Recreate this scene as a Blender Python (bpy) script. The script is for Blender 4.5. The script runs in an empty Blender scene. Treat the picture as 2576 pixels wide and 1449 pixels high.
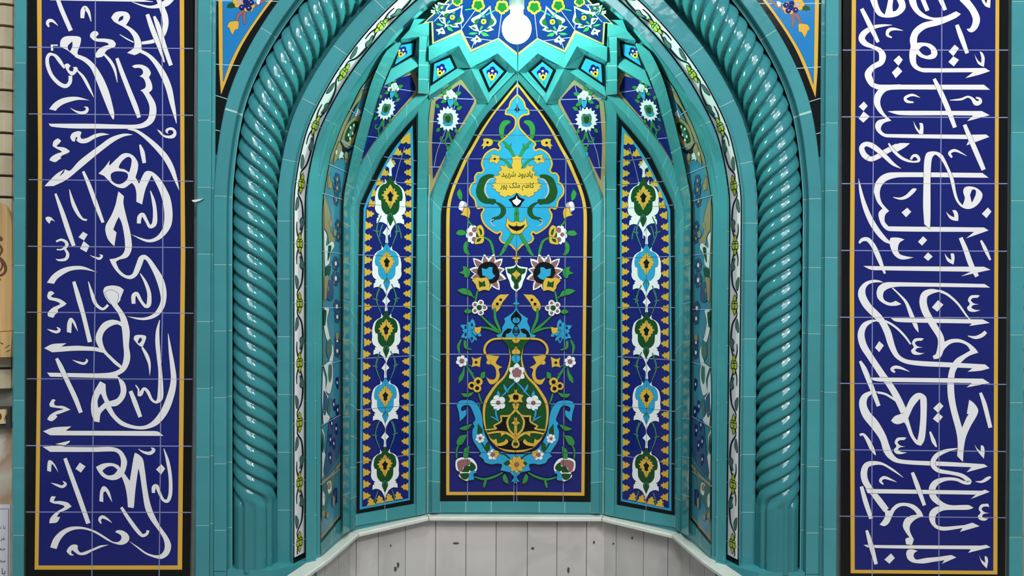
import bpy, bmesh, math, random
from mathutils import Vector, Matrix
from mathutils.bvhtree import BVHTree
from mathutils.geometry import tessellate_polygon

random.seed(7)
C = bpy.context.collection
SC = bpy.context.scene

# ------------------------------------------------------------------ camera, world, lights, exposure
ZC = 1.60                      # camera height
F = 1900.0                     # focal length in pixels of the 2576 x 1449 frame
ROLL = 0.0046
RIGHT, UP = Vector((1, 0, ROLL)), Vector((-ROLL, 0, 1))
CAM = Vector((0, -1.9, ZC))
cd = bpy.data.cameras.new('camera')
cd.sensor_width = 36.0
cd.lens = 36.0 * F / 2576.0
cd.clip_start = 0.02
cam = bpy.data.objects.new('camera', cd)
C.objects.link(cam)
r_, u_ = RIGHT.normalized(), UP.normalized()
cam.matrix_world = Matrix(((r_.x, u_.x, 0, CAM.x), (r_.y, u_.y, -1, CAM.y), (r_.z, u_.z, 0, CAM.z), (0, 0, 0, 1)))
SC.camera = cam

w = bpy.data.worlds.new('world')
SC.world = w
w.use_nodes = True
w.node_tree.nodes['Background'].inputs[0].default_value = (0.80, 0.90, 1.0, 1)
w.node_tree.nodes['Background'].inputs[1].default_value = 0.30

def lamp(name, kind, loc, energy, color=(1, 1, 1), size=0.1, target=None):
    d = bpy.data.lights.new(name, kind)
    d.energy, d.color = energy, color
    if kind == 'AREA':
        d.size = size
    else:
        d.shadow_soft_size = size
    o = bpy.data.objects.new(name, d)
    o.location = loc
    if target is not None:
        o.rotation_euler = (Vector(target) - Vector(loc)).to_track_quat('-Z', 'Y').to_euler()
    C.objects.link(o)
    return o

# the hall's ceiling lamps: a cluster of small bulbs on each of two chandeliers, plus a large unseen area light added as soft fill
for k, (lx, ly, lz) in enumerate(((1.30, -2.3, 3.75), (1.42, -2.55, 3.75), (1.18, -2.6, 3.75), (1.34, -2.45, 3.60), (1.5, -2.3, 3.6))):
    lamp('hall_lamp', 'POINT', (lx, ly, lz), 36, (1.0, 0.97, 0.93), 0.022)
for k, (lx, ly, lz) in enumerate(((-0.4, -1.55, 3.9), (-0.26, -1.75, 3.9), (-0.52, -1.8, 3.8))):
    lamp('hall_lamp', 'POINT', (lx, ly, lz), 34, (1.0, 0.97, 0.93), 0.022)
lamp('hall_fill_light', 'AREA', (0.2, -3.7, 4.8), 118, (0.96, 0.98, 1.0), 2.2, (0, 0, 1.5))
BULB_POWER = 230.0

vs = SC.view_settings
vs.view_transform = 'Standard'
vs.look = 'None'
vs.exposure = 0.0
vs.gamma = 1.0
vs.use_curve_mapping = False

# ------------------------------------------------------------------ materials
def lin(c):
    c = c / 255.0
    return c / 12.92 if c <= 0.04045 else ((c + 0.055) / 1.055) ** 2.4
def srgb(r, g, b):
    return (lin(r), lin(g), lin(b), 1)
MAT = {}
def glaze(name, rgb, rough=0.14, var=0.10, bump=0.05, scale=9.0, spec=0.5, bscale=22.0):
    m = bpy.data.materials.new(name)
    m.use_nodes = True
    nt = m.node_tree
    p = nt.nodes['Principled BSDF']
    p.inputs['Roughness'].default_value = rough
    p.inputs['Specular IOR Level'].default_value = spec
    tc = nt.nodes.new('ShaderNodeTexCoord')
    nz = nt.nodes.new('ShaderNodeTexNoise')
    nz.inputs['Scale'].default_value = scale
    nz.inputs['Detail'].default_value = 4
    nt.links.new(tc.outputs['Object'], nz.inputs['Vector'])
    at = nt.nodes.new('ShaderNodeAttribute')
    at.attribute_name = 'tint'
    ad = nt.nodes.new('ShaderNodeMath'); ad.operation = 'MULTIPLY_ADD'
    ad.inputs[1].default_value = 2 * var; ad.inputs[2].default_value = 1.0 - var
    nt.links.new(nz.outputs['Fac'], ad.inputs[0])
    ml = nt.nodes.new('ShaderNodeMath'); ml.operation = 'ADD'
    nt.links.new(ad.outputs[0], ml.inputs[0])
    nt.links.new(at.outputs['Fac'], ml.inputs[1])
    hs = nt.nodes.new('ShaderNodeHueSaturation')
    hs.inputs['Color'].default_value = srgb(*rgb)
    nt.links.new(ml.outputs[0], hs.inputs['Value'])
    nt.links.new(hs.outputs['Color'], p.inputs['Base Color'])
    if bump:
        n2 = nt.nodes.new('ShaderNodeTexNoise'); n2.inputs['Scale'].default_value = bscale
        nt.links.new(tc.outputs['Object'], n2.inputs['Vector'])
        bp = nt.nodes.new('ShaderNodeBump'); bp.inputs['Strength'].default_value = bump; bp.inputs['Distance'].default_value = 0.02
        nt.links.new(n2.outputs['Fac'], bp.inputs['Height'])
        nt.links.new(bp.outputs['Normal'], p.inputs['Normal'])
    MAT[name] = m
    return m
TQ = glaze('turquoise_glaze', (64, 140, 147), 0.11, 0.14, 0.08, 7.0)
glaze('deep_turquoise_glaze', (50, 122, 128), 0.10, 0.12, 0.06, 7.0)
glaze('navy_glaze', (16, 27, 106), 0.12, 0.08, 0.04)
glaze('white_glaze', (226, 226, 228), 0.16, 0.02, 0.02)
glaze('yellow_glaze', (208, 165, 62), 0.16, 0.05, 0.02)
glaze('ochre_glaze', (156, 138, 100), 0.2, 0.06, 0.02)
glaze('black_glaze', (13, 15, 17), 0.16, 0.1, 0.04, spec=0.3)
glaze('ink', (14, 20, 34), 0.3, 0.0, 0.0)
glaze('sky_glaze', (42, 150, 196), 0.14, 0.08, 0.03)
glaze('azure_glaze', (28, 118, 180), 0.14, 0.06, 0.04)
glaze('deep_azure_glaze', (8, 36, 88), 0.12, 0.1, 0.04)
glaze('vine_glaze', (66, 120, 104), 0.16, 0.08, 0.02)
glaze('green_glaze', (46, 132, 66), 0.16, 0.08, 0.02)
glaze('forest_glaze', (16, 70, 26), 0.16, 0.1, 0.02)
glaze('plum_glaze', (140, 92, 96), 0.16, 0.06, 0.02)
glaze('lilac_glaze', (178, 160, 176), 0.16, 0.05, 0.02)
glaze('lime_glaze', (176, 190, 40), 0.16, 0.08, 0.02)
glaze('sage_glaze', (74, 110, 100), 0.16, 0.08, 0.02)
glaze('teal_blue_glaze', (62, 132, 158), 0.14, 0.16, 0.04, 14.0)
glaze('slate_glaze', (50, 82, 122), 0.14, 0.16, 0.04, 14.0)
glaze('joint_light', (168, 176, 226), 0.6, 0.1, 0.0)
glaze('joint_dark', (40, 42, 62), 0.6, 0.0, 0.0)
glaze('grout_pale', (150, 196, 192), 0.7, 0.12, 0.0)
glaze('joint_gleam', (176, 214, 208), 0.3, 0.1, 0.1)  # pale tone imitating the bright gleam on the corner joint
glaze('grout_grey', (112, 118, 120), 0.85, 0.2, 0.15, 30.0)
glaze('letter_brown', (96, 60, 38), 0.6, 0.05, 0.0)
glaze('paper', (206, 208, 214), 0.7, 0.02, 0.0)
glaze('print_black', (26, 26, 32), 0.7, 0.0, 0.0)
glaze('dark_metal', (58, 56, 54), 0.4, 0.1, 0.0)
glaze('cream_plastic', (206, 186, 140), 0.4, 0.05, 0.0)
glaze('white_chip', (208, 222, 216), 0.5, 0.05, 0.0)
glaze('mortar', (128, 126, 116), 0.9, 0.25, 0.2, 40.0)
glaze('brick_cream', (178, 166, 138), 0.8, 0.14, 0.2, 18.0)
glaze('floor_beige', (150, 140, 124), 0.6, 0.1, 0.0)
glaze('socket_grey', (120, 130, 128), 0.35, 0.04, 0.0)

def wood(name, rgb):
    m = glaze(name, rgb, 0.45, 0.0, 0.0)
    nt = m.node_tree
    tc = nt.nodes.new('ShaderNodeTexCoord')
    mp = nt.nodes.new('ShaderNodeMapping'); mp.inputs['Scale'].default_value = (60, 60, 3)
    nz = nt.nodes.new('ShaderNodeTexNoise'); nz.inputs['Scale'].default_value = 1.0; nz.inputs['Detail'].default_value = 6
    nt.links.new(tc.outputs['Object'], mp.inputs['Vector']); nt.links.new(mp.outputs['Vector'], nz.inputs['Vector'])
    cr = nt.nodes.new('ShaderNodeValToRGB')
    cr.color_ramp.elements[0].color = srgb(*(int(v * 0.78) for v in rgb)); cr.color_ramp.elements[0].position = 0.3
    cr.color_ramp.elements[1].color = srgb(*rgb); cr.color_ramp.elements[1].position = 0.65
    nt.links.new(nz.outputs['Fac'], cr.inputs['Fac'])
    nt.links.new(cr.outputs['Color'], nt.nodes['Principled BSDF'].inputs['Base Color'])
wood('pale_wood', (206, 168, 112))

def marble(name, rgb, vein, amount, rough=0.3):
    m = glaze(name, rgb, rough, 0.0, 0.0)
    nt = m.node_tree
    p = nt.nodes['Principled BSDF']
    tc = nt.nodes.new('ShaderNodeTexCoord')
    n1 = nt.nodes.new('ShaderNodeTexNoise'); n1.inputs['Scale'].default_value = 4.5; n1.inputs['Detail'].default_value = 9; n1.inputs['Distortion'].default_value = 0.6
    nt.links.new(tc.outputs['Object'], n1.inputs['Vector'])
    cr = nt.nodes.new('ShaderNodeValToRGB')
    e = cr.color_ramp.elements
    e[0].position, e[0].color = 0.36, srgb(*rgb)
    e[1].position, e[1].color = 0.66, srgb(*(int(a * 0.94) for a in rgb))
    x = e.new(0.50); x.color = srgb(*(int(a * (1 - amount) + b * amount) for a, b in zip(rgb, vein)))
    x = e.new(0.55); x.color = srgb(*rgb)
    nt.links.new(n1.outputs['Fac'], cr.inputs['Fac'])
    at = nt.nodes.new('ShaderNodeAttribute'); at.attribute_name = 'tint'
    ad = nt.nodes.new('ShaderNodeMath'); ad.operation = 'ADD'; ad.inputs[1].default_value = 1.0
    nt.links.new(at.outputs['Fac'], ad.inputs[0])
    hs = nt.nodes.new('ShaderNodeHueSaturation')
    nt.links.new(cr.outputs['Color'], hs.inputs['Color']); nt.links.new(ad.outputs[0], hs.inputs['Value'])
    nt.links.new(hs.outputs['Color'], p.inputs['Base Color'])
marble('sill_marble', (214, 216, 208), (190, 192, 184), 0.4, 0.3)
marble('grey_marble', (196, 192, 190), (150, 148, 150), 0.22, 0.32)
glaze('marble_speck', (70, 68, 72), 0.5, 0.1, 0.0)
marble('stained_marble', (196, 190, 176), (150, 104, 66), 0.6, 0.4)

def emitter(name, color, strength):
    m = bpy.data.materials.new(name); m.use_nodes = True
    p = m.node_tree.nodes['Principled BSDF']
    p.inputs['Base Color'].default_value = (0.9, 0.9, 0.9, 1)
    p.inputs['Emission Color'].default_value = (*color, 1)
    p.inputs['Emission Strength'].default_value = strength
    MAT[name] = m
emitter('bulb_glow', (0.56, 1.0, 0.79), BULB_POWER)
emitter('bulb_neck_glow', (0.62, 1.0, 0.82), 1.6)
SHORT = dict(N='navy_glaze', W='white_glaze', Y='yellow_glaze', O='ochre_glaze', K='black_glaze', I='ink', T='sky_glaze', A='azure_glaze', Z='deep_azure_glaze', V='vine_glaze',
             G='green_glaze', D='forest_glaze', P='plum_glaze', L='lilac_glaze', M='lime_glaze', S='sage_glaze', B='teal_blue_glaze',
             E='slate_glaze', j='joint_light', J='joint_dark', Q='turquoise_glaze', g='grout_pale', h='grout_grey', b='letter_brown', k='print_black')

# ------------------------------------------------------------------ projecting traced outlines onto the real surfaces
X0 = 0.0135                    # the niche's axis of symmetry
def ray(x, y):
    return (RIGHT * (x - 1288.0) + UP * (724.5 - y) + Vector((0, F, 0))).normalized()

class Plane:
    curved = False
    def __init__(self, y): self.y = y
    def map(self, x, y, off=0.0):
        d = ray(x, y)
        return CAM + d * ((self.y - off - CAM.y) / d.y)
class Shell:
    curved = True
    def __init__(self, bvh): self.bvh = bvh
    def map(self, x, y, off=0.0):
        d = ray(x, y)
        loc, nor, idx, dist = self.bvh.ray_cast(CAM, d)
        if loc is None:
            return CAM + d * ((0.1 - off - CAM.y) / d.y)
        if off > .003:         # a broad average of the facing, so that lifted edges run smoothly
            for a, b in ((9, 0), (-9, 0), (0, 9), (0, -9), (18, 0), (-18, 0)):
                l2, n2, _, _ = self.bvh.ray_cast(CAM, ray(x + a, y + b))
                if l2 is not None: nor = nor + (n2 if n2.dot(d) * nor.dot(d) > 0 else -n2)
            nor = nor.normalized()
        c = max(abs(nor.dot(d)), 0.3)
        return loc - d * (off / c)
class Local:                   # surface given by a function of its own two coordinates
    curved = True
    def __init__(self, f): self.f = f
    def map(self, x, y, off=0.0): return self.f(x, y, off)

def parse(s, org=(0, 0, 1)):
    out = []
    for tok in s.split():
        c = tok.endswith('!')
        v = [float(a) for a in tok.rstrip('!').split(',')]
        v[0] = v[0] / org[2] + org[0]; v[1] = v[1] / org[2] + org[1]
        if len(v) > 2: v[2] = v[2] / org[2]
        out.append((v, c))
    return out
def catmull(pts, closed, step=3.5):
    n = len(pts); out = []
    for i in range(n if closed else n - 1):
        p1, c1 = pts[i]; p2, c2 = pts[(i + 1) % n]
        d = math.hypot(p2[0] - p1[0], p2[1] - p1[1])
        if c1 and c2:
            out.append(list(p1)); continue
        p0 = p1 if (c1 or (not closed and i == 0)) else pts[i - 1][0]
        p3 = p2 if (c2 or (not closed and i == n - 2)) else pts[(i + 2) % n][0]
        k = max(2, min(7, int(d / step) + 1))
        # tangents limited by the segment's own length so that uneven spacing does not overshoot
        t1 = [(b - a) * 0.5 for a, b in zip(p0, p2)]; t2 = [(b - a) * 0.5 for a, b in zip(p1, p3)]
        for t in (t1, t2):
            l = math.hypot(t[0], t[1])
            if l > d: 
                t[0] *= d / l; t[1] *= d / l
        for j in range(k):
            u = j / k; u2 = u * u; u3 = u2 * u
            h1, h2, h3, h4 = 2*u3-3*u2+1, u3-2*u2+u, -2*u3+3*u2, u3-u2
            out.append([h1*a+h2*m+h3*b+h4*q for a, b, m, q in zip(p1, p2, t1, t2)])
    if not closed: out.append(list(pts[-1][0]))
    return out
def resample(line, n):
    L = [0.0]
    for a, b in zip(line, line[1:]): L.append(L[-1] + math.hypot(b[0]-a[0], b[1]-a[1]))
    out = []; i = 0
    for k in range(n):
        t = L[-1] * k / (n - 1)
        while i < len(L) - 2 and L[i+1] < t: i += 1
        u = 0 if L[i+1] == L[i] else (t - L[i]) / (L[i+1] - L[i])
        out.append([a + (b - a) * u for a, b in zip(line[i], line[i+1])])
    return out
def subdivide(vs2, tris, lim):
    for _ in range(7):
        mid = {}; new = []; did = False
        def m(a, b):
            k = (min(a, b), max(a, b))
            if k not in mid:
                mid[k] = len(vs2); vs2.append([(p + q) / 2 for p, q in zip(vs2[a], vs2[b])])
            return mid[k]
        for t in tris:
            e = [math.hypot(vs2[t[i]][0]-vs2[t[(i+1) % 3]][0], vs2[t[i]][1]-vs2[t[(i+1) % 3]][1]) > lim for i in range(3)]
            if not any(e): new.append(t); continue
            did = True; a, b, c = t
            if sum(e) == 3:
                x, y, z = m(a, b), m(b, c), m(c, a); new += [(a, x, z), (x, b, y), (z, y, c), (x, y, z)]
            elif sum(e) == 1:
                while not e[0]: a, b, c = b, c, a; e = e[1:] + e[:1]
                x = m(a, b); new += [(a, x, c), (x, b, c)]
            else:
                while e[2]: a, b, c = b, c, a; e = e[1:] + e[:1]
                x, y = m(a, b), m(b, c); new += [(x, b, y), (a, x, y), (a, y, c)]
        tris = new
        if not did: break
    return tris

class Part:
    """one mesh in the making: vertices in world space, faces, material per face, tint per face"""
    def __init__(self): self.v = []; self.f = []; self.m = []; self.t = []; self.mats = []
    def mi(self, name):
        if name not in self.mats: self.mats.append(name)
        return self.mats.index(name)
    def add(self, verts, faces, mat, tint=0.0):
        b = len(self.v); self.v += [Vector(p) for p in verts]
        k = self.mi(mat)
        for f in faces: self.f.append(tuple(b + i for i in f)); self.m.append(k); self.t.append(tint)
    def box(self, x0, x1, y0, y1, z0, z1, mat, tint=0.0):
        vs_ = [(x, y, z) for x in (x0, x1) for y in (y0, y1) for z in (z0, z1)]
        self.add(vs_, [(0,1,3,2), (4,6,7,5), (0,4,5,1), (2,3,7,6), (0,2,6,4), (1,5,7,3)], mat, tint)
    def build(self, name, parent=None, side=-1, both=False, smooth=False, kind=None, loc=None, fix=False):
        loc = Vector(loc) if loc is not None else (parent['_loc'] if parent is not None else (0, 0, 0))
        loc = Vector(loc)
        verts, faces, mm, tt = [], [], [], []
        if side < 0 or both:
            verts += [tuple(p - loc) for p in self.v]; faces += self.f; mm += self.m; tt += self.t
        if side > 0 or both:
            b = len(verts)
            verts += [tuple(Vector((2 * X0 - p.x, p.y, p.z)) - loc) for p in self.v]
            faces += [tuple(b + i for i in reversed(f)) for f in self.f]; mm += self.m; tt += self.t
        me = bpy.data.meshes.new(name)
        me.from_pydata(verts, [], faces)
        for n in self.mats: me.materials.append(MAT[n])
        me.polygons.foreach_set('material_index', mm)
        if any(tt):
            at = me.attributes.new('tint', 'FLOAT', 'FACE'); at.data.foreach_set('value', tt)
        if fix:
            bm = bmesh.new(); bm.from_mesh(me); bmesh.ops.recalc_face_normals(bm, faces=bm.faces); bm.to_mesh(me); bm.free()
        if smooth: me.polygons.foreach_set('use_smooth', [True] * len(faces))
        me.update()
        o = bpy.data.objects.new(name, me); C.objects.link(o)
        if parent is not None: o.parent = parent
        else: o.location = loc
        if kind: o['kind'] = kind
        return o

def thing(name, label, cat, loc, group=None):
    o = bpy.data.objects.new(name, None); C.objects.link(o)
    o.empty_display_size = 0.05
    o.location = loc; o['label'] = label; o['category'] = cat
    if group: o['group'] = group
    o['_loc'] = tuple(loc)
    return o
def tag(o, label, cat, group=None):
    o['label'] = label; o['category'] = cat
    if group: o['group'] = group
    return o

class Pat:
    """a painted tile panel: outlines traced on its surface, each in its own thin glaze layer, gathered into named parts"""
    def __init__(self, surf, org=(0, 0, 1), base=0.0004, step=0.00002, lim=9.0):
        self.surf, self.org, self.z, self.step, self.lim = surf, org, base, step, lim
        self.parts = {}; self.base = base; self.boxes = []; self.chunks = {}; self.axis = None
    def part(self, name): return self.parts.setdefault(name, Part())
    def emit(self, name, v2, faces, mat):
        # glaze layers: a shape lies one step above whatever it overlaps
        bx = (min(p[0] for p in v2), max(p[0] for p in v2), min(p[1] for p in v2), max(p[1] for p in v2))
        lv = 0
        for b, l in self.boxes:
            if l >= lv and b[0] < bx[1] and bx[0] < b[1] and b[2] < bx[3] and bx[2] < b[3]: lv = l + 1
        self.boxes.append((bx, lv)); self.z = self.base + self.step * lv
        p = self.part(name); f0, v0 = len(p.f), len(p.v)
        self.put(name, v2, faces, mat)
        self.chunks.setdefault(name, []).append((bx, v0, len(p.v), f0, len(p.f)))
    def put(self, name, v2, faces, mat):
        if self.surf.curved:
            tris = []
            for f in faces: tris += [f] if len(f) == 3 else [(f[0], f[1], f[2]), (f[0], f[2], f[3])]
            v2 = [list(p) for p in v2]
            faces = subdivide(v2, tris, self.lim)
        self.part(name).add([self.surf.map(p[0], p[1], self.z) for p in v2], faces, SHORT[mat])
    def ribbon(self, name, line, ws, mat, closed=False, ext=0.0):
        n = len(line); v = []
        for i in range(n):
            a = line[i-1] if (i > 0 or closed) else line[i]; b = line[(i+1) % n] if (i < n-1 or closed) else line[i]
            dx, dy = b[0]-a[0], b[1]-a[1]; l = math.hypot(dx, dy) or 1; dx /= l; dy /= l
            x, y = line[i][0], line[i][1]
            if not closed and i == 0: x -= dx*ext; y -= dy*ext
            if not closed and i == n-1: x += dx*ext; y += dy*ext
            h = ws[i] / 2; v += [(x - dy*h, y + dx*h), (x + dy*h, y - dx*h)]
        fs = [(2*i, 2*i+1, (2*i+3) % (2*n), (2*i+2) % (2*n)) for i in range(n if closed else n-1)
              if not (closed and self.axis is not None and abs(line[i][0]-self.axis) < .8 and abs(line[(i+1) % n][0]-self.axis) < .8)]
        self.emit(name, v, fs, mat)
    def fill(self, name, line, mat, ol=0.0, om='I'):
        if ol:
            self.ribbon(name, line, [2*ol]*len(line), om, True)
        tr = tessellate_polygon([[Vector((p[0], p[1], 0)) for p in line]])
        self.emit(name, [p[:2] for p in line], [tuple(t) for t in tr], mat)
    def poly(self, name, s, mat, ol=0.0, om='I', org=None):
        self.fill(name, catmull(parse(s, org or self.org), True), mat, ol, om)
    def stroke(self, name, s, mat, ol=0.0, om='I', org=None, closed=False):
        l = catmull(parse(s, org or self.org), closed)
        if ol:
            self.ribbon(name, l, [max(p[2], 0.3) + 2*ol for p in l], om, closed, ol)
        self.ribbon(name, l, [max(p[2], 0.3) for p in l], mat, closed)
    def frame(self, name, s, width, mat, org=None, closed=True):      # constant width line along an outline
        l = catmull(parse(s, org or self.org), closed)
        self.ribbon(name, l, [width] * len(l), mat, closed)
    def disc(self, name, x, y, r, mat, ol=0.0, ry=None, org=None):
        o = org or self.org; ry = ry or r
        self.fill(name, [(o[0]+(x+r*math.cos(a))/o[2], o[1]+(y+ry*math.sin(a))/o[2]) for a in [2*math.pi*i/14 for i in range(14)]], mat, ol)
    def rosette(self, name, x, y, R, n, mat, ol=0.0, inner=0.66, rot=0.0, pointed=False, sq=1.0, org=None):
        o = org or self.org; l = []
        for i in range(n * 6):
            a = 2*math.pi*i/(n*6) + rot
            q = abs(math.cos((a-rot)*n/2))
            r = R*(inner+(1-inner)*(q**2.0 if pointed else q**0.55))
            l.append((o[0]+(x+r*math.cos(a)*sq)/o[2], o[1]+(y+r*math.sin(a))/o[2]))
        self.fill(name, l, mat, ol)
    def petal(self, name, bx, by, tx, ty, wd, mat, ol=0.0, org=None):
        o = org or self.org; dx, dy = tx-bx, ty-by; L = math.hypot(dx, dy); dx /= L; dy /= L
        l = []
        for t, h in ((0, .35), (.25, .8), (.5, 1), (.72, .8), (.88, .42), (1, 0), (.88, -.42), (.72, -.8), (.5, -1), (.25, -.8), (0, -.35)):
            l.append((o[0]+(bx+dx*L*t-dy*h*wd/2)/o[2], o[1]+(by+dy*L*t+dx*h*wd/2)/o[2]))
        self.fill(name, l, mat, ol)
    def text(self, name, body, cx, cy, width, mat, org=None, hscale=1.0, weight=0.0):
        o = org or self.org
        cu = bpy.data.curves.new('t', 'FONT'); cu.body = body; cu.offset = weight
        ob = bpy.data.objects.new('t', cu); C.objects.link(ob)
        me = ob.to_mesh()
        xs = [v.co.x for v in me.vertices]; ys = [v.co.y for v in me.vertices]
        k = width / max(max(xs)-min(xs), 1e-6); mx, my = (max(xs)+min(xs))/2, (max(ys)+min(ys))/2
        v2 = [(o[0]+(cx+(v.co.x-mx)*k)/o[2], o[1]+(cy-(v.co.y-my)*k*hscale)/o[2]) for v in me.vertices]
        fs = []
        for p in me.polygons:
            q = list(p.vertices)
            fs += [(q[0], q[i], q[i+1]) for i in range(1, len(q)-1)]
        ob.to_mesh_clear()
        bpy.data.objects.remove(ob); bpy.data.curves.remove(cu)
        self.emit(name, v2, fs, mat)

WHOLE = {'tile_border', 'yellow_line', 'navy_field', 'tile_joint', 'lettering', 'blue_line', 'tile_backing', 'white_ground', 'medallion_ground', 'medallion_outline',
         'black_border', 'ochre_border', 'azure_field', 'sky_field', 'blue_field', 'inscription', 'printed_text', 'printed_border', 'carved_mark', 'vase_body', 'vase_ornament', 'white_scroll', 'white_lotus', 'vine', 'switch_hole'}
def pieces(S, name):
    """the separate painted motifs gathered under one name, each as a Part of its own"""
    src = S.parts[name]; ch = S.chunks[name]
    if name in WHOLE: return [src]
    par = list(range(len(ch)))
    def find(a):
        while par[a] != a: a = par[a]
        return a
    for i in range(len(ch)):
        for j in range(i):
            a, b = ch[i][0], ch[j][0]
            if a[0] < b[1] and b[0] < a[1] and a[2] < b[3] and b[2] < a[3]: par[find(i)] = find(j)
    out = {}
    for i, (bx, v0, v1, f0, f1) in enumerate(ch):
        p = out.setdefault(find(i), Part()); d = len(p.v) - v0
        p.v += src.v[v0:v1]
        for f, m, t in zip(src.f[f0:f1], src.m[f0:f1], src.t[f0:f1]):
            p.f.append(tuple(k + d for k in f)); p.m.append(p.mi(src.mats[m])); p.t.append(t)
    return list(out.values())
def build_motifs(S, th, side=-1, both=False, skip=(), parents={}, only=None):
    for name in list(S.parts):
        if name in skip or (only and name not in only): continue
        for p in pieces(S, name):
            if both and max(v.x for v in p.v) < X0 - .0025: os_ = [p.build(name, th, -1), p.build(name, th, 1)]
            elif both and name in ('star_flower', 'daisy'): os_ = [p.build(name, th, -1)]
            else: os_ = [p.build(name, th, side, both)]
            if name in parents:
                for o in os_: o.parent = parents[name]

def strip(part, surf, edges, raises, tiles, mat='turquoise_glaze', org=(0, 0, 1), gap=0.9, per=5, tint=0.10, grout='grout_pale', thick=0.0006):
    """a row of glazed tiles between traced edges; each edge is lifted off the surface by its raise"""
    N = tiles * per + 1
    ls = [catmull(parse(e, org), False) for e in edges]
    ls = [resample(l, 240) for l in ls]
    M = 121; prof = []
    def at(l, u):
        f = min(max(u, 0), 1) * 239; i = min(int(f), 238); t = f - i
        return [a + (b - a) * t for a, b in zip(l[i], l[i+1])]
    for l, h in zip(ls, raises):   # distances along the rib, evened out where the shell is faceted
        ds = []
        for i in range(M):
            p = at(l, i / (M - 1)); ds.append((surf.map(p[0], p[1], h) - CAM).length)
        for _ in range(14): ds = [ds[0]] + [(ds[i-1] + 2*ds[i] + ds[i+1]) / 4 for i in range(1, M-1)] + [ds[-1]]
        prof.append(ds)
    def lift(k, u, extra=0.0):
        p = at(ls[k], u); f = min(max(u, 0), 1) * (M - 1); i = min(int(f), M - 2)
        return CAM + ray(p[0], p[1]) * (prof[k][i] + (prof[k][i+1] - prof[k][i]) * (f - i) + extra)
    total = sum(math.hypot(b[0]-a[0], b[1]-a[1]) for a, b in zip(ls[0], ls[0][1:]))
    g = gap / total
    ne = len(ls)
    for q in range(tiles):
        a, b = q / tiles + g, (q + 1) / tiles - g
        v = []
        for i in range(per + 1):
            u = a + (b - a) * i / per
            for k in range(ne): v.append(lift(k, u))
        fs = [(i*ne+k, i*ne+k+1, (i+1)*ne+k+1, (i+1)*ne+k) for i in range(per) for k in range(ne-1)]
        part.add(v, fs, mat, random.uniform(-tint, tint))
    v = []
    for i in range(N):
        for k in range(ne): v.append(lift(k, i / (N-1), thick))
    part.add(v, [(i*ne+k, i*ne+k+1, (i+1)*ne+k+1, (i+1)*ne+k) for i in range(N-1) for k in range(ne-1)], grout)
# ------------------------------------------------------------------ the setting: niche shell, wall, arch mouldings
LEDGE = ZC - 0.715
S_TAB = [(-9, 1), (0.236, 1), (0.341, .985), (0.446, .915), (0.552, .79), (0.657, .64), (0.762, .43), (0.86, .17), (0.93, .02)]
def scale_at(z):
    for (a, sa), (b, sb) in zip(S_TAB, S_TAB[1:]):
        if z <= b:
            u = (z - a) / (b - a)
            return sa + (sb - sa) * u
    return 0.02
def smooth01(a, b, x):
    x = min(max((x - a) / (b - a), 0), 1); return x * x * (3 - 2 * x)
PLAN = [(.545, .062), (.518, .10), (.484, .312), (.281, .484)]
PLAN = [(-a, b) for a, b in PLAN] + [(a, b) for a, b in reversed(PLAN)]
def plan_points(per, pl=None):
    pl = pl or PLAN; out = []
    for (a, b), (c, d) in zip(pl, pl[1:]):
        for i in range(per): out.append((a + (c - a) * i / per, b + (d - b) * i / per))
    out.append(pl[-1]); return out
def vault_point(px, py, z):
    s = (scale_at(z - 0.012) + scale_at(z) + scale_at(z + 0.012)) / 3
    al = math.atan2(px / .518, (py - .10) / .40)
    ex, ey = .518 * math.sin(al), .10 + .40 * math.cos(al)
    k = smooth01(.26, .58, z)
    x, y = px + (ex - px) * k, py + (ey - py) * k
    return Vector((X0 + x * s, .10 + (y - .10) * s, ZC + z))
shell = Part()
zs = [-.720, -.45, -.2, .0, .15] + [.20 + .005 * i for i in range(146)]
pp = plan_points(20)
grid = [[vault_point(a, b, z) for a, b in pp] for z in zs]
shell.add([p for row in grid for p in row], [(i*len(pp)+j, i*len(pp)+j+1, (i+1)*len(pp)+j+1, (i+1)*len(pp)+j) for i in range(len(zs)-1) for j in range(len(pp)-1)], 'turquoise_glaze')
bvh = BVHTree.FromPolygons([tuple(v) for v in shell.v], shell.f)
SH = Shell(bvh)
shell.build('wall_niche', kind='structure', fix=True)
WALL = Plane(0.0)

# arch centre line (middle of the white floral band), from the ledge up to the apex and mirrored beyond it
BANDC = "757,1440 757,1221 757,1072 757,917 757,773 757,626 758,500 765,440 777,380 794,322 822,262 861,194 905,132 952,76 1000,27 1050,-18 1110,-66 1180,-116 1240,-152 1300,-180"
_l = catmull(parse(BANDC), False, 2.0)
_w = [Plane(.066).map(p[0], p[1]) for p in _l]
AC = [(p.x, p.z) for p in _w]
AC[0] = (AC[0][0], LEDGE)
AL = [0.0]
for a, b in zip(AC, AC[1:]): AL.append(AL[-1] + math.hypot(b[0]-a[0], b[1]-a[1]))
ALEN = AL[-1]
def arch_frame(L):
    L = min(max(L, 0), ALEN - 1e-6)
    lo, hi = 0, len(AL) - 1
    while hi - lo > 1:
        m = (lo + hi) // 2
        if AL[m] <= L: lo = m
        else: hi = m
    i0, i1 = max(lo - 3, 0), min(lo + 4, len(AC) - 1)
    tx, tz = AC[i1][0]-AC[i0][0], AC[i1][1]-AC[i0][1]; l = math.hypot(tx, tz); tx /= l; tz /= l
    u = (L - AL[lo]) / max(AL[lo+1] - AL[lo], 1e-9)
    return (AC[lo][0] + (AC[lo+1][0]-AC[lo][0])*u, AC[lo][1] + (AC[lo+1][1]-AC[lo][1])*u), (-tz, tx)
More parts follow.
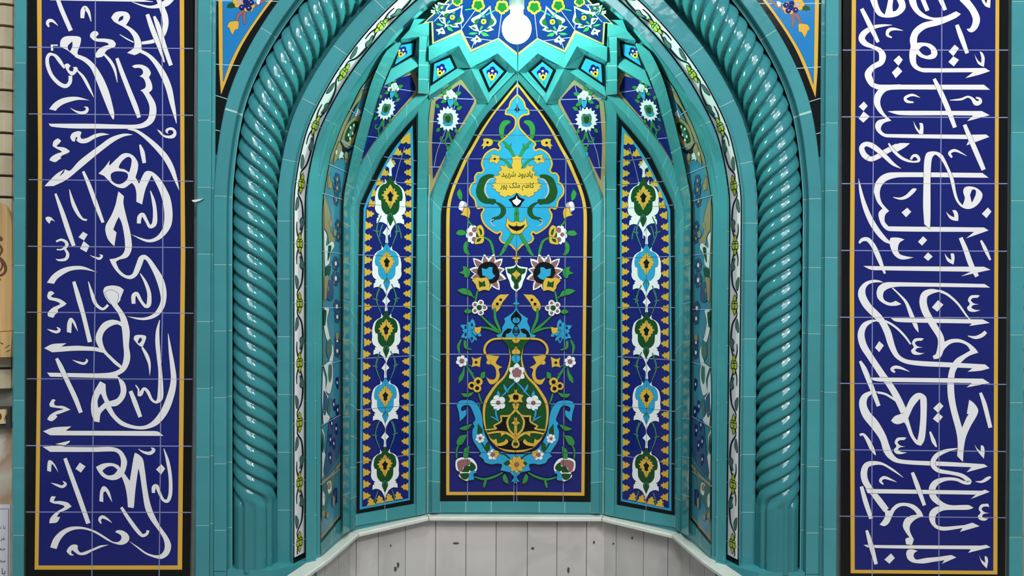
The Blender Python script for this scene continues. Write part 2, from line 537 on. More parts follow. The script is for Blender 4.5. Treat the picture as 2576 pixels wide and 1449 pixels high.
SPREAD = .0165                  # the outer mouldings and the rope swing a little wider in the curved part
def spread(L, o):
    k = smooth01(.95, 1.25, L)
    return SPREAD * k * min(max((o - .050) / .045, 0), 1)
def arch_pt(L, o, y):          # o: outward distance from the band's centre line
    (x, z), n = arch_frame(L)
    o = o + spread(L, o)
    return Vector((x + n[0]*o, y, z + n[1]*o))
XC = AC[0][0]
def off_of(px, y):             # outward offset of a straight jamb edge seen at pixel column px (mid height) at depth y
    return XC - Plane(y).map(px, 900).x
def behind(pr, sg, d=0.0006):  # the profile set back into the body by d
    out = []
    for i, (o, y) in enumerate(pr):
        a, c = pr[max(i-1, 0)], pr[min(i+1, len(pr)-1)]
        tx, ty = c[0]-a[0], c[1]-a[1]; l = math.hypot(tx, ty)
        out.append((o + sg*ty/l*d, y - sg*tx/l*d))
    return out
def archivolt(part, prof, tile, mat='turquoise_glaze', gap=0.0010, L0=0.0, L1=None, tint=0.09, start=0.0):
    pr = [(off_of(px, y), y) for px, y in prof]
    L1 = L1 or ALEN; n = len(pr)
    a = L0 - start
    while a < L1:
        b = min(a + tile, L1); a0 = max(a, L0)
        k = max(2, int((b - a0) / 0.022))
        v = [arch_pt(a0 + gap + (b - a0 - 2*gap) * i / k, o, y) for i in range(k+1) for o, y in pr]
        part.add(v, [(i*n+j, i*n+j+1, (i+1)*n+j+1, (i+1)*n+j) for i in range(k) for j in range(n-1)], mat, random.uniform(-tint, tint))
        a = b
    k = int((L1 - L0) / 0.022)
    v = [arch_pt(L0 + (L1 - L0) * i / k, o, y) for i in range(k+1) for o, y in behind(pr, 1)]
    part.add(v, [(i*n+j, i*n+j+1, (i+1)*n+j+1, (i+1)*n+j) for i in range(k) for j in range(n-1)], 'grout_pale')
tn = 1
def trim(part):
    global tn
    for s in (-1, 1):
        part.build('trim_%d' % tn, side=s, kind='structure'); tn += 1
p = Part(); archivolt(p, [(537, .03), (539, .002), (541, 0.0), (570, 0.0), (572, .001), (578, .020)], .167, start=.05); trim(p)
p = Part(); archivolt(p, [(577, .0205), (587, .021), (592, .085), (640, .088), (699, .085)], .167, start=.05); trim(p)
p = Part(); archivolt(p, [(699, .085), (700, .060), (731, .060), (733, .058), (737, .046), (739, .045)], .150, start=.0); trim(p)
p = Part(); archivolt(p, [(771, .092), (772, .086), (774, .084), (795, .083), (798, .085), (803, .098), (807, .135)], .150, start=.02); trim(p)

# straight frame mouldings beside the calligraphy panels (they run from below the picture to above it)
ZB, ZT = 0.02, ZC + .95
def upright(part, prof, joints, z0=ZB, z1=ZT, mat='turquoise_glaze'):
    pr = [(Plane(y).map(px, 900).x, y) for px, y in prof]; n = len(pr)
    zz = [z0] + sorted(WALL.map(prof[0][0], j).z for j in joints) + [z1]
    for a, b in zip(zz, zz[1:]):
        part.add([(x, y, z) for z in (a + .0010, b - .0010) for x, y in pr], [(j, j+1, n+j+1, n+j) for j in range(n-1)], mat, random.uniform(-.09, .09))
    part.add([(x, y, z) for z in (z0, z1) for x, y in behind(pr, -1 if pr[-1][0] > pr[0][0] else 1)], [(j, j+1, n+j+1, n+j) for j in range(n-1)], 'grout_pale')
JO = [-150, 17, 131-45, 304, 472, 639, 808, 975, 1147, 1315]
p = Part()
upright(p, [(491, .012), (493, -.008), (495, -.011), (526, -.011), (528, -.010), (531, .004), (538, .006), (542, .012)], [-200, -36, 131, 304, 472, 639, 808, 975, 1147, 1318, 1490])
p.build('trim_%d' % tn, kind='structure'); tn += 1
p = Part()
upright(p, [(2108.5, .012), (2107, -.008), (2105, -.011), (2076, -.011), (2074, -.010), (2071, .004), (2064, .006), (2058, .012)], [-190, -25, 141, 311, 480, 648, 818, 985, 1155, 1327, 1497])
p.build('trim_%d' % tn, kind='structure'); tn += 1
p = Part()
upright(p, [(30, .055), (32, .0), (34, -.004), (61, -.004), (63, -.002), (65, .010)], [-170, 0, 159, 328, 499, 667, 836, 1006, 1176, 1345, 1500])
p.build('trim_%d' % tn, kind='structure'); tn += 1
p = Part()
upright(p, [(2538, .010), (2540, -.002), (2542, -.004), (2574, -.004), (2576, .0), (2578, .055)], [-165, 5, 165, 333, 505, 672, 842, 1012, 1181, 1350, 1500])
p.build('trim_%d' % tn, kind='structure'); tn += 1

# wall behind the tiles, as slabs around the niche, and the grout seen between panel and mouldings
p = Part()
xl, xr = WALL.map(46, 724).x, WALL.map(2560, 724).x
p.box(xl, WALL.map(548, 724).x, .012, .30, 0.0, ZT, 'grout_grey')
p.build('wall_front_left', kind='structure'); p = Part()
p.box(WALL.map(2054, 724).x, xr, .012, .30, 0.0, ZT, 'grout_grey')
p.build('wall_front_right', kind='structure')
p = Part(); p.box(-4, 4, -5.5, 1.2, -.05, 0, 'floor_beige'); p.build('floor', kind='structure')

p = Part(); upright(p, [(537, .03), (539, .002), (541, 0.0), (570, 0.0), (572, .001), (578, .020), (587, .021), (592, .085)], [1500, 1660, 1820], z1=LEDGE); trim(p)
# turquoise sill under the twisted columns
p = Part()
a, b = WALL.map(573, 724).x, WALL.map(778, 724).x
zt = LEDGE + .002
p.add([(a, .004, zt), (a, .10, zt), (b - .03, .10, zt), (b + .002, .075, zt), (WALL.map(690, 724).x, .0, zt), (WALL.map(690, 724).x, .0, 0.0), (a, .004, 0.0), (b + .002, .075, 0.0)],
      [(0, 1, 2, 3, 4), (6, 0, 4, 5), (5, 4, 3, 7)], 'turquoise_glaze'); trim(p)

# marble ledge pieces and marble cladding under the niche
def offset_plan(d):
    out = []
    pl = [(-.545, -.03)] + PLAN[1:-1] + [(.545, -.03)]
    pl[1] = (-.520, .10); pl[-2] = (.520, .10)
    for i in range(len(pl)):
        def nrm(a, b):
            x, y = b[0]-a[0], b[1]-a[1]; l = math.hypot(x, y); return (y / l, -x / l)
        ns = []
        if i > 0: ns.append(nrm(pl[i-1], pl[i]))
        if i < len(pl)-1: ns.append(nrm(pl[i], pl[i+1]))
        nx, ny = sum(a[0] for a in ns)/len(ns), sum(a[1] for a in ns)/len(ns)
        k = d / max(nx*nx + ny*ny, .3)
        out.append((pl[i][0] + nx*k, pl[i][1] + ny*k))
    return out
back, front, mid = offset_plan(-.012), offset_plan(.031), offset_plan(.027)
names = {1: 'pale marble sill piece on the left oblique face of the niche', 2: 'pale marble sill piece under the left narrow arched panel',
         3: 'pale marble sill piece under the central vase panel', 4: 'pale marble sill piece under the right narrow arched panel', 5: 'pale marble sill piece on the right oblique face of the niche'}
back[0], front[0], mid[0] = (-.567, -.03), (-.524, -.035), (-.528, -.035)
back[-1], front[-1], mid[-1] = (.567, -.03), (.524, -.035), (.528, -.035)
segs = [(0, 2), (2, 3), (3, 4), (4, 5), (5, 7)]
for q, (i, j) in enumerate(segs):
    t = Part(); v = []
    idx = list(range(i, j + 1))
    def pt(pl, k, z):
        x, y = pl[k]
        other = idx[1] if k == idx[0] else idx[-2] if k == idx[-1] else None
        if other is not None and k not in (0, len(pl)-1):
            ox, oy = pl[other]; l = math.hypot(ox-x, oy-y); x += (ox-x)/l*.0012; y += (oy-y)/l*.0012
        return (X0 + x, y, z)
    prof = [(back, LEDGE), (mid, LEDGE), (front, LEDGE - .003), (front, LEDGE - .010), (mid, LEDGE - .013), (back, LEDGE - .013)]
    for k in idx: v += [pt(pl, k, z) for pl, z in prof]
    n = len(prof); m = len(idx)
    fs = [(a*n+b, a*n+(b+1) % n, (a+1)*n+(b+1) % n, (a+1)*n+b) for a in range(m-1) for b in range(n)] + [tuple(range(n)), tuple((m-1)*n+b for b in reversed(range(n)))]
    t.add(v, fs, 'sill_marble', random.uniform(-.03, .03))
    c = sum((Vector(x) for x in v), Vector()) / len(v)
    o = t.build('marble_sill', loc=c, fix=True)
    tag(o, names[q + 1], 'marble sill', 'marble sill pieces around the niche')
clad = Part()
pl = offset_plan(.0)
JX = [715, 760, 790, 818, 852, 896, 952, 1020, 1095.7, 1172, 1247.8, 1326.5, 1400.8, 1475.4, 1550, 1618.6, 1680, 1735, 1772, 1812, 1850, 1900]
def on_plan(px):              # where a ray at this column meets the cladding's plan outline
    d = ray(px, 1390); best = None
    for (a, b), (c, e) in zip(pl, pl[1:]):
        ax, ay, bx, by = X0 + a, b - CAM.y, X0 + c, e - CAM.y
        k = d.x / d.y
        den = (bx - ax) - k * (by - ay)
        if abs(den) < 1e-9: continue
        u = (k * ay - ax) / den
        if -1e-6 <= u <= 1 + 1e-6:
            best = (ax + (bx-ax)*u, ay + (by-ay)*u + CAM.y); break
    return best
cor = [(X0 + a, b) for a, b in pl]
pts_ = [p for p in (on_plan(x) for x in JX) if p]
def arc(p):                   # position along the plan
    s = 0; best = None
    for (a, b), (c, e) in zip(cor, cor[1:]):
        L = math.hypot(c-a, e-b); u = ((p[0]-a)*(c-a)+(p[1]-b)*(e-b))/L/L
        if -1e-4 <= u <= 1+1e-4:
            d = abs((p[0]-a)*(e-b)-(p[1]-b)*(c-a))/L
            if best is None or d < best[0]: best = (d, s + u*L)
        s += L
    return best[1]
cuts = sorted([(arc(p), p, 1) for p in pts_] + [(arc(p), p, 0) for p in cor])
for (sa, a, ka), (sb, b, kb) in zip(cuts, cuts[1:]):
    if sb - sa < .002: continue
    ux, uy = (b[0]-a[0])/(sb-sa), (b[1]-a[1])/(sb-sa)
    ga, gb = (.0012 if ka else 0), (.0012 if kb else 0)
    A, B = (a[0]+ux*ga, a[1]+uy*ga), (b[0]-ux*gb, b[1]-uy*gb)
    nx, ny = -uy, ux           # into the wall
    rnd = random.uniform(-.07, .05)
    z0, z1 = 0.0, LEDGE - .013
    v = [(A[0], A[1], z0), (B[0], B[1], z0), (B[0], B[1], z1), (A[0], A[1], z1)]
    v += [(x + nx*.02, y + ny*.02, z) for x, y, z in v]
    clad.add(v, [(0,1,2,3), (7,6,5,4), (0,4,5,1), (1,5,6,2), (2,6,7,3), (3,7,4,0)], 'grey_marble', rnd)
clad.add([(x, y + .004, z) for z in (0.0, LEDGE - .013) for x, y in cor], [(i, i+1, len(cor)+i+1, len(cor)+i) for i in range(len(cor)-1)], 'mortar')
for sx, sy, a, c_ in ((1147, 1366, 8, 2.4), (1340, 1379, 4, 3), (1494, 1364, 2.5, 4), (1543, 1367, 2.5, 2.5), (1590, 1353, 2.5, 4), (1001, 1421, 4, 7), (994, 1431, 5, 6), (983, 1372, 2, 3), (1430, 1434, 3, 8)):
    q = on_plan(sx)
    if q:                      # small dark inclusions in the stone
        zc = ZC + (CAM + ray(sx, sy) * ((q[1] - CAM.y) / ray(sx, sy).y)).z - ZC
        k = (q[1] - CAM.y) / F
        clad.add([(q[0] + a*k*math.cos(t)*(1 + .3*math.sin(3*t)), q[1] - .0022, zc + c_*k*math.sin(t)) for t in [i*.785 for i in range(8)]], [tuple(range(8))], 'marble_speck')
clad.build('wall_niche_base', kind='structure', fix=True)

# ------------------------------------------------------------------ twisted rope columns with fluted feet
def rope(side):
    yc, Rr, n = .052, .0545, 5
    o0 = off_of(645, yc)
    pitch = .0362 * n * (1.9 + yc) / 1.9
    twist0 = .182
    t = Part(); st = []; axis = []
    L = .004
    while L < ALEN - .002: st.append(L); L += .0027 if L > twist0 - .03 else .012
    ang = 96; v = []; q = -twist0; last = None
    for L in st:
        (x, z), nn = arch_frame(L); x += nn[0]*spread(L, o0); z += nn[1]*spread(L, o0)
        here = (x + nn[0]*o0, z + nn[1]*o0)   # the strands are spaced evenly along the rope's own axis
        if last: q += math.hypot(here[0]-last[0], here[1]-last[1])
        last = here
        tw = 0 if q < -.02 else (q + .02) ** 2 / .08 if q < .02 else q
        ph = 2 * math.pi * tw / pitch
        for k in range(ang):
            a = 2 * math.pi * k / ang
            # one lobe per strand: swells from a sharp crease
            c = ((a + ph) * n / (2 * math.pi)) % 1.0
            c = 1 - c
            lobe = math.sin(math.pi/2 * c / .8) ** .75 if c < .8 else math.cos(math.pi/2 * (c - .8) / .2) ** .7
            fl = smooth01(twist0 - .012, twist0 + .016, L)   # below, the strands straighten into flat flutes
            flute = smooth01(.0, .10, c) - .75 * (smooth01(.46, .54, c) - smooth01(.72, .80, c)) * .55 - smooth01(.90, 1.0, c)
            r = Rr * (.79 + .21 * (lobe * fl + flute * (1 - fl)))
            ca, sa = math.cos(a), math.sin(a)
            v.append(Vector((x + nn[0]*(o0 + r*ca), yc - r*sa, z + nn[1]*(o0 + r*ca))))
    m = len(st)
    fs = [(i*ang+k, i*ang+(k+1) % ang, (i+1)*ang+(k+1) % ang, (i+1)*ang+k) for i in range(m-1) for k in range(ang)]
    cut = next(i for i, L in enumerate(st) if L > twist0 - .03)
    foot, shaft = Part(), Part()
    foot.add(v, fs[:cut*ang], 'deep_turquoise_glaze'); shaft.add(v, fs[cut*ang:], 'deep_turquoise_glaze', .02)
    for part in (foot, shaft):  # drop unused vertices
        used = sorted({i for f in part.f for i in f}); mp = {a: b for b, a in enumerate(used)}
        part.v = [part.v[i] for i in used]; part.f = [tuple(mp[i] for i in f) for f in part.f]
    bx = arch_pt(0, o0, yc); x = bx.x if side < 0 else 2*X0 - bx.x
    th = thing('twisted_column', 'turquoise rope-twisted column curving into the arch on the %s side of the niche' % ('left' if side < 0 else 'right'), 'column', (x, yc, LEDGE), 'twisted columns framing the niche')
    shaft.build('twisted_shaft', th, side, smooth=True, fix=True)
    foot.build('fluted_foot', th, side, smooth=True, fix=True)
rope(-1); rope(1)

# ------------------------------------------------------------------ white floral bands along the arch
def band_thing(side):
    oa, ya = off_of(740, .046), .046
    ob, yb = off_of(771, .092), .092
    dn = Vector((0.8, -.58, 0))
    def bm(t, s, off):         # t metres along, s -1 outer .. 1 inner
        u = (s + 1) / 2
        p = arch_pt(t, oa + (ob - oa)*u, ya + (yb - ya)*u)
        (_, _), n = arch_frame(t)
        return p + Vector((-n[0]*.8, -.58, -n[1]*.8)) * off
    S = Pat(Local(bm), base=.0)
    S.lim = .02
    TL = .1556; top = ALEN - .001; t0 = .030
    SX = .030                  # half width in metres, so that s*SX is a length
    def em(name, v2, faces, mat):
        tris = []
        for f in faces: tris += [f] if len(f) == 3 else [(f[0], f[1], f[2]), (f[0], f[2], f[3])]
        v2 = [list(q) for q in v2]; fc = subdivide(v2, tris, .012)
        S.part(name).add([bm(q[0], q[1] / SX, S.z) for q in v2], fc, SHORT[mat])
    S.put = em; S.step = .00008
    def rect(name, a, b, c, d, mat):
        S.emit(name, [(a, c), (b, c), (b, d), (a, d)], [(0, 1, 2, 3)], mat)
    rect('tile_backing', .001, top, -SX, SX, 'K')
    rect('white_ground', t0, top, -SX*.80, SX*.80, 'W')
    rect('white_ground', t0, top, -SX*.72, SX*.72, 'W')
    first = .065; k = 0
    # vine: a wave, one swing per tile
    t = first - TL
    while t < top:
        m = (k % 2 == 0)       # every other tile is laid upside down
        def T(tt, ss): return (t + (tt if m else TL - tt), ss * SX)
        def line(pts, ws, mat, ol=.0):
            l = catmull([((*T(a, b), w), False) for (a, b), w in zip(pts, ws)], False, .006)
            l = [q for q in l if t0 + .002 < q[0] < top - .004]
            if len(l) < 2: return
            S.ribbon('vine', l, [q[2] for q in l], mat)
        line([(0, .0), (.018, .12), (.045, .48), (.075, .52), (.105, .30), (.128, -.35), (.145, -.25), (TL, 0)], [.0066, .006, .0072, .009, .007, .005, .0052, .0066], 'I')
        line([(0, 0), (.014, -.2), (.034, -.45), (.055, -.42)], [.0054, .0054, .0054, .0036], 'I')
        for pts, ol, mat in (([(.035, .05), (.050, .62), (.066, .50), (.060, .05), (.048, .18)], .0022, 'S'), ([(.085, -.62), (.100, -.20), (.118, -.38), (.104, -.60)], .0022, 'S')):
            l = catmull([(list(T(a, b)), False) for a, b in pts], True, .004)
            if all(t0 + .004 < q[0] < top - .004 for q in l): S.fill('vine_bud', l, mat, ol, 'I')
        f = t
        if t0 + .024 < f < top - .03:
            for (dt, ds) in ((.026, 0), (-.026, 0), (.006, -.011), (.006, .011), (-.008, -.011), (-.008, .011)):
                S.petal('yellow_flower', f, 0, f + dt, ds * 1.15, .0135, 'M', .0024)
        elif f <= t0 + .024 and f > t0 - .03:
            for (dt, ds) in ((.026, -.006), (.020, .010)):
                S.petal('yellow_flower', t0 + .004, 0, t0 + dt, ds, .011, 'M', .0022)
        if t0 < f < top: rect('tile_joint', f - .0006, f + .0006, -SX, SX, 'g')
        t += TL; k += 1
    return S
def band(side):
    S = band_thing(side)
    x = arch_pt(0, 0, .07).x; x = x if side < 0 else 2*X0 - x
    th = thing('floral_band', 'narrow white tile band with yellow flowers and dark vine lining the %s jamb' % ('left' if side < 0 else 'right'), 'tile band', (x, .07, LEDGE), 'floral bands lining the arch')
    build_motifs(S, th, side)
band(-1); band(1)
# ------------------------------------------------------------------ calligraphy panels
def letters(P, org, data):
    """lines: S = pen stroke (x,y,width), P = outline, H = counter (hole painted in the field's navy)"""
    todo = []
    for ln in data.strip().splitlines():
        k, s = ln.split(None, 1)
        l = catmull(parse(s, org), k[0] != 'S')
        todo.append((k, l))
        if k in 'SP': outline(P, k, l)
    for k, l in todo:          # strokes marked + cross over the others with an outline of their own
        if k[0] == 'H': P.fill('lettering', l, 'N', .7); continue
        if k[-1] == '+': outline(P, k, l)
        if k[0] == 'S': P.ribbon('lettering', l, [max(p[2], .3) for p in l], 'W')
        else: P.fill('lettering', l, 'W')
def outline(P, k, l, w_=.9):
    if k[0] == 'S': P.ribbon('lettering', l, [max(p[2], .3) + 2*w_ for p in l], 'I', False, w_)
    else: P.ribbon('lettering', l, [2*w_] * len(l), 'I', True)
def grid(P, hs, vs_, lo=1.0, name='tile_joint'):
    for l in hs + vs_: P.frame(name, l, 2.2 * lo, 'j', org=(0, 0, 1), closed=False)
def grid_dark(P, hs, vs_):
    for l in hs + vs_: P.frame('tile_joint', l, .6, 'J', org=(0, 0, 1), closed=False)
KS = 3.6227
LA = """
S 240,-6,16 620,-2,22 1000,2,26 1178,16,4
S 985,18,4 1080,50,16 1160,64,24 1240,50,44 1300,25,60 1345,-20,60
S 1225,-10,40 1262,80,50 1287,160,56 1290,240,50 1258,330,40 1180,375,36 1075,393,26
S 308,-10,36 345,90,40 428,280,40
S 533,166,34 538,100,42 558,68,34 590,110,28 613,195,6
S 230,245,14 215,215,28 230,188,32 265,192,24 312,235,3
P 795,160! 830,115 890,103 945,115 968,155 950,200 915,240 870,225 820,195
H 862,195! 875,160 905,145! 900,175
S 905,230,24 970,270,34 1020,330,50 1040,400,64 1033,455,66
P 940,482! 1000,440 1010,415 1070,440 1070,468 1040,490 1008,503!
S 1050,460,30 1130,500,32 1200,570,42 1270,680,55 1320,800,56 1350,930,46 1375,1040,28 1391,1125,4
S 873,313,5 940,355,12 1000,385,10
S+ 1125,130,34 1170,260,46 1225,400,40 1280,567,12
S+ 1187,148,22 1220,230,44 1280,420,42 1340,596,36
P 605,340! 605,310 640,282 672,290 682,312! 660,335 665,350 740,352 810,365 838,395! 830,425 760,455 740,480 718,515 665,527! 648,505 680,450 720,425 775,405 740,385 650,375
S 728,490,18 790,560,28 830,640,24 852,753,4
P 330,425! 335,370 370,335 440,328 515,340 515,400 490,470 490,525 450,500 400,460 350,435
H 405,415! 440,380! 440,420 420,465! 402,440
S 470,505,30 560,545,42 630,610,48 690,720,66 740,840,70 780,960,56 805,1040,40 816,1087,10
S 245,412,12 310,412,12
S 255,406,22 258,462,20
S 265,497,22 235,495,30 214,530,32 218,600,34 255,690,34 320,760,36 380,785,36 420,750,34 424,690,34
S 255,492,18 290,510,28 330,560,34 370,622,16
P 368,590! 400,578 440,610 480,610 492,632 470,670 440,688 410,670 385,630
H 412,632! 425,605 450,620 445,648! 425,645
S 483,638,12 540,700,26 590,790,26 637,886,4
S 848,530,30 890,650,40 960,830,44 1020,980,46 1050,1072,34
P 985,603! 1015,590 1075,590 1130,618 1157,665 1140,705! 1165,760 1170,810 1145,840 1118,848! 1060,825! 1105,800 1110,760 1090,715 1055,695! 1085,670 1080,635 1050,618 1010,620
S 1090,815,40 1130,870,46 1170,950,58 1175,1030,64 1150,1100,58 1080,1145,44 980,1155,36 640,1150,44 420,1148,42 250,1140,26 228,1125,3
P 230,995! 275,940 340,900 420,883 500,885 600,915! 500,910 420,928 360,950 310,985 292,1010!
S 425,985,3 475,1015,16 530,1030,30 570,1015,30 577,985,24 548,973,3
S 945,1178,6 1020,1190,24 1110,1250,34 1210,1340,46 1290,1432,52 1345,1530,48 1385,1640,30 1415,1732,3
P 995,1228! 930,1217 860,1228 780,1260 690,1325 600,1390 500,1470 420,1555 372,1541! 300,1583 240,1640 188,1697! 272,1695! 390,1637 520,1530 640,1430 740,1350 830,1285 910,1245
H 330,1601! 372,1541! 362,1570
P 422,1250! 440,1215 490,1195 525,1205 515,1240 530,1265 580,1255 640,1225 710,1212 780,1225! 700,1240 640,1265 580,1300 520,1305 480,1280 490,1255! 475,1250 465,1290! 440,1285
P 262,1330! 270,1290 310,1262 340,1285! 320,1310 300,1335 370,1345 418,1378 400,1395 345,1420 332,1442! 345,1442 320,1455 285,1478 232,1460! 250,1430 300,1400 345,1382 290,1350
S 1057,1318,14 1080,1385,40 1098,1486,32
P 1213,1178! 1245,1195 1280,1230 1330,1235 1362,1215 1355,1190 1325,1185 1310,1205 1320,1220! 1298,1210 1290,1185 1315,1165 1355,1162 1385,1190 1390,1225 1370,1255 1325,1262 1270,1245 1235,1210
"""
LB = """
P 680,205! 730,155 785,83! 780,130 840,75 900,25 960,22 1010,55 1040,110 1038,170 1018,245 1020,300 985,290 920,335 870,335 810,305 765,262 730,225!
H 868,150 900,90 950,55 978,75 975,130 958,192! 920,165
H 795,215 830,190 890,188 940,205 942,250 900,290 850,298 805,268
P 985,290! 1018,245 1050,300! 1075,240 1100,195 1130,180 1180,195 1240,250 1290,330 1335,430 1355,560 1345,670 1300,750 1230,810 1150,832 1080,815 975,758! 1080,795 1150,805 1220,770 1270,690 1280,570 1260,440 1225,340 1165,222! 1115,330 1095,400 1078,487! 1025,462! 1025,380 1010,320
S 1153,362,8 1180,450,30 1195,550,36 1190,660,44 1150,690,30 1120,640,28 1085,580,36 1055,600,40 1048,660,36
P 862,367! 912,412! 908,480 940,620 970,740 985,860 975,920 940,970 870,990 838,1010! 870,1080 930,1130 985,1122 1020,1040 1050,965 1100,945 1150,980 1210,1060 1270,1160 1300,1280 1290,1394 1250,1474 1190,1519 1110,1540 1030,1534 942,1506! 1060,1519 1130,1509 1190,1474 1235,1404 1248,1340 1225,1230 1180,1110 1120,1000 1095,985! 1060,1080 1025,1140 970,1167 900,1145 840,1090 800,1030 780,985! 830,978 890,950 920,900 920,820 910,740 890,650 865,600! 840,650 815,715! 845,742! 835,800 825,867! 790,835 760,790 742,720 750,670 800,580 835,490 850,420
S 1060,1115,8 1110,1200,28 1142,1300,36 1138,1400,42 1110,1415,30 1070,1370,26 1030,1300,34 1000,1320,40 1000,1392,34
S 540,185,24 590,300,36 660,490,40 722,652,28
S 288,388,20 350,560,40 410,740,44 455,865,34
S 415,350,6 450,480,34 500,580,30 540,622,18 575,628,18
P 195,610! 215,598 250,605 285,645! 250,630 235,663! 210,640
S 295,825,18 340,808,22 385,830,28 390,865,32 345,897,14 300,897,12
S 370,885,16 400,940,30 380,985,28 320,994,18 292,985,6
P 498,785! 540,735! 582,760! 548,815!
P 512,890! 545,820! 598,865! 570,922!
S 603,950,3 650,970,14 690,980,24 712,955,22 690,945,6
P 210,1200! 260,1130 340,1075 430,1050 540,1052 668,1105! 540,1080 430,1090 350,1130 300,1170 275,1210!
S 588,1190,8 630,1330,34 660,1400,30 720,1440,24 768,1402,24
P 722,1275! 740,1240 800,1225 870,1235 912,1265! 880,1345! 880,1358 850,1400 860,1420 790,1395 740,1330
H 782,1315 800,1280 828,1280! 820,1320 800,1347!
"""
LC = """
P 735,-10! 790,-40 860,0 850,80 860,100 910,170 940,230 965,340 958,470 970,560 960,630 920,700 850,745! 880,768! 640,762 240,752! 210,715! 640,722 780,715 850,695 890,660 912,560 905,450 895,330 870,200 800,95
P 905,280! 880,250 800,233 720,265 665,350 655,420 690,500! 720,530 780,590 830,640 885,680! 895,655! 810,580 745,510 715,420 730,350 780,300 850,275 900,300
P 185,492! 260,455 390,447! 340,478! 480,470 560,475 650,482 700,500 720,535! 640,518 480,515 330,525 258,530!
P 850,748! 880,768! 920,810 935,880 915,950 860,1010 800,1022 750,985 800,970 850,950 880,900 880,850 865,790
P 695,793! 745,820! 750,900 770,960 800,1000! 790,1050 775,1065 745,1040! 700,1090 690,1168! 640,1160! 615,1080 615,980 640,890
H 700,908! 735,985! 680,1035! 675,970
S 770,1030,50 820,1110,40 900,1180,40 1020,1215,30 1120,1210,36 1210,1160,58 1290,1050,66 1345,900,62 1365,780,52 1355,660,44 1335,520,30 1315,360,5
S 1238,236,6 1220,330,30 1218,440,40 1230,580,36 1242,700,34 1247,850,48 1240,950,52 1205,985,24 1165,960,24 1130,890,30 1095,860,24 1065,910,36 1045,920,20 1045,870,16 1018,828,10
P 1000,410! 1010,380 1050,370 1112,382 1105,430 1080,485! 1040,460
H 1040,435! 1060,398 1074,415 1050,447
S 1078,485,18 1120,560,34 1145,640,24 1148,742,3
S 972,883,34 1010,980,44 1062,1120,36
P 392,345! 395,270 415,220 440,218 470,260 495,345! 460,290 440,258 432,355! 
S 213,318,3 255,335,20 300,345,26 325,325,26 300,300,6
S 443,600,3 500,622,20 550,632,24 577,605,20 565,590,5
S+ 298,585,28 335,660,44 400,800,42 470,950,44 520,1080,36
P 215,5! 225,-20 255,-28 280,-5! 255,10 250,25 330,45 390,85! 370,105 310,140 315,167! 285,185 268,214 220,202! 218,170 260,125 330,90 290,65 230,50 213,25
S 455,-115,30 500,40,44 545,200,40 602,437,40
P 232,1000! 260,958 290,965! 275,990 290,1015 360,1020 425,1052! 340,1085 290,1100! 305,1117 255,1158 212,1140! 240,1100 300,1065 360,1048 290,1035 240,1025
P 175,1250! 270,1215 435,1205! 380,1245! 1190,1247! 1230,1255 1272,1292! 630,1288 240,1286!
"""
LD = """
P 285,247! 420,215! 415,232 375,258!
P 172,272! 330,258 370,272! 640,275 780,272 850,285 900,320 940,400 930,470 915,512! 880,470! 885,400 865,340 820,315 640,318 240,318!
P 657,455! 720,425 800,420 860,440 882,470! 915,510! 890,545 840,572 780,572 720,545 680,500
H 718,490! 760,458 810,452 852,482! 820,520 770,530 735,512
P 915,512! 965,582! 985,460 1000,370 1012,325! 1050,345 1085,385 1105,500 1120,620 1145,760 1180,870 1240,990 1310,1090 1342,1170 1320,1250 1260,1292 1200,1285 1110,1250 1030,1190 955,1128! 1040,1182 1120,1237 1200,1260 1250,1250 1282,1200 1275,1120 1230,1040 1150,930 1105,830 1080,680 1060,540 1045,465! 1030,560 1015,680 1005,800 1000,830! 948,822! 940,720 920,620 890,540!
P 240,1188! 270,1110 330,1045 410,1005 500,998 580,1012 660,1042 740,1090 810,1135 860,1138 888,1110 885,1080 860,1062 832,1050! 850,1032 900,1035 945,1065 962,1105 940,1145 890,1165 830,1155 760,1125 680,1075 610,1040 530,1022 450,1030 380,1065 330,1125 298,1203!
P 388,1225! 410,1185 450,1162 490,1170 490,1200 515,1235 560,1225 650,1190 700,1170 775,1165! 700,1190 620,1225 560,1255 500,1255 440,1212! 430,1235 458,1262! 420,1258
S 375,376,32 420,500,40 500,720,44 588,970,40
P 470,472! 510,415! 562,450! 520,507!
P 1205,478! 1252,430! 1288,470! 1250,525!
P 212,490! 215,430 225,395 255,400 290,445 316,507! 280,455 255,430 248,500!
S 248,600,3 300,620,20 350,635,26 380,610,26 355,585,6
P 235,770! 250,725 292,725! 275,765 330,765 400,780 435,815! 390,845 330,870 300,908! 330,912! 300,960 232,968! 240,925 290,870 370,818 320,795 270,788
P 688,768! 695,680 715,635 745,635 780,680 806,778! 770,720 745,678 725,690 724,775!
S 705,972,10 690,935,26 715,910,30 760,930,20 802,963,3
S 888,823,26 950,920,34 1030,1030,36 1080,1080,30 1120,1065,26 1132,1033,26
S 1043,290,3 1090,320,20 1150,330,32 1185,300,30 1160,280,8
S 1275,288,6 1310,400,30 1335,550,32 1335,700,34 1310,765,32 1270,755,26 1240,700,28 1210,630,34 1185,640,38 1180,692,28
"""
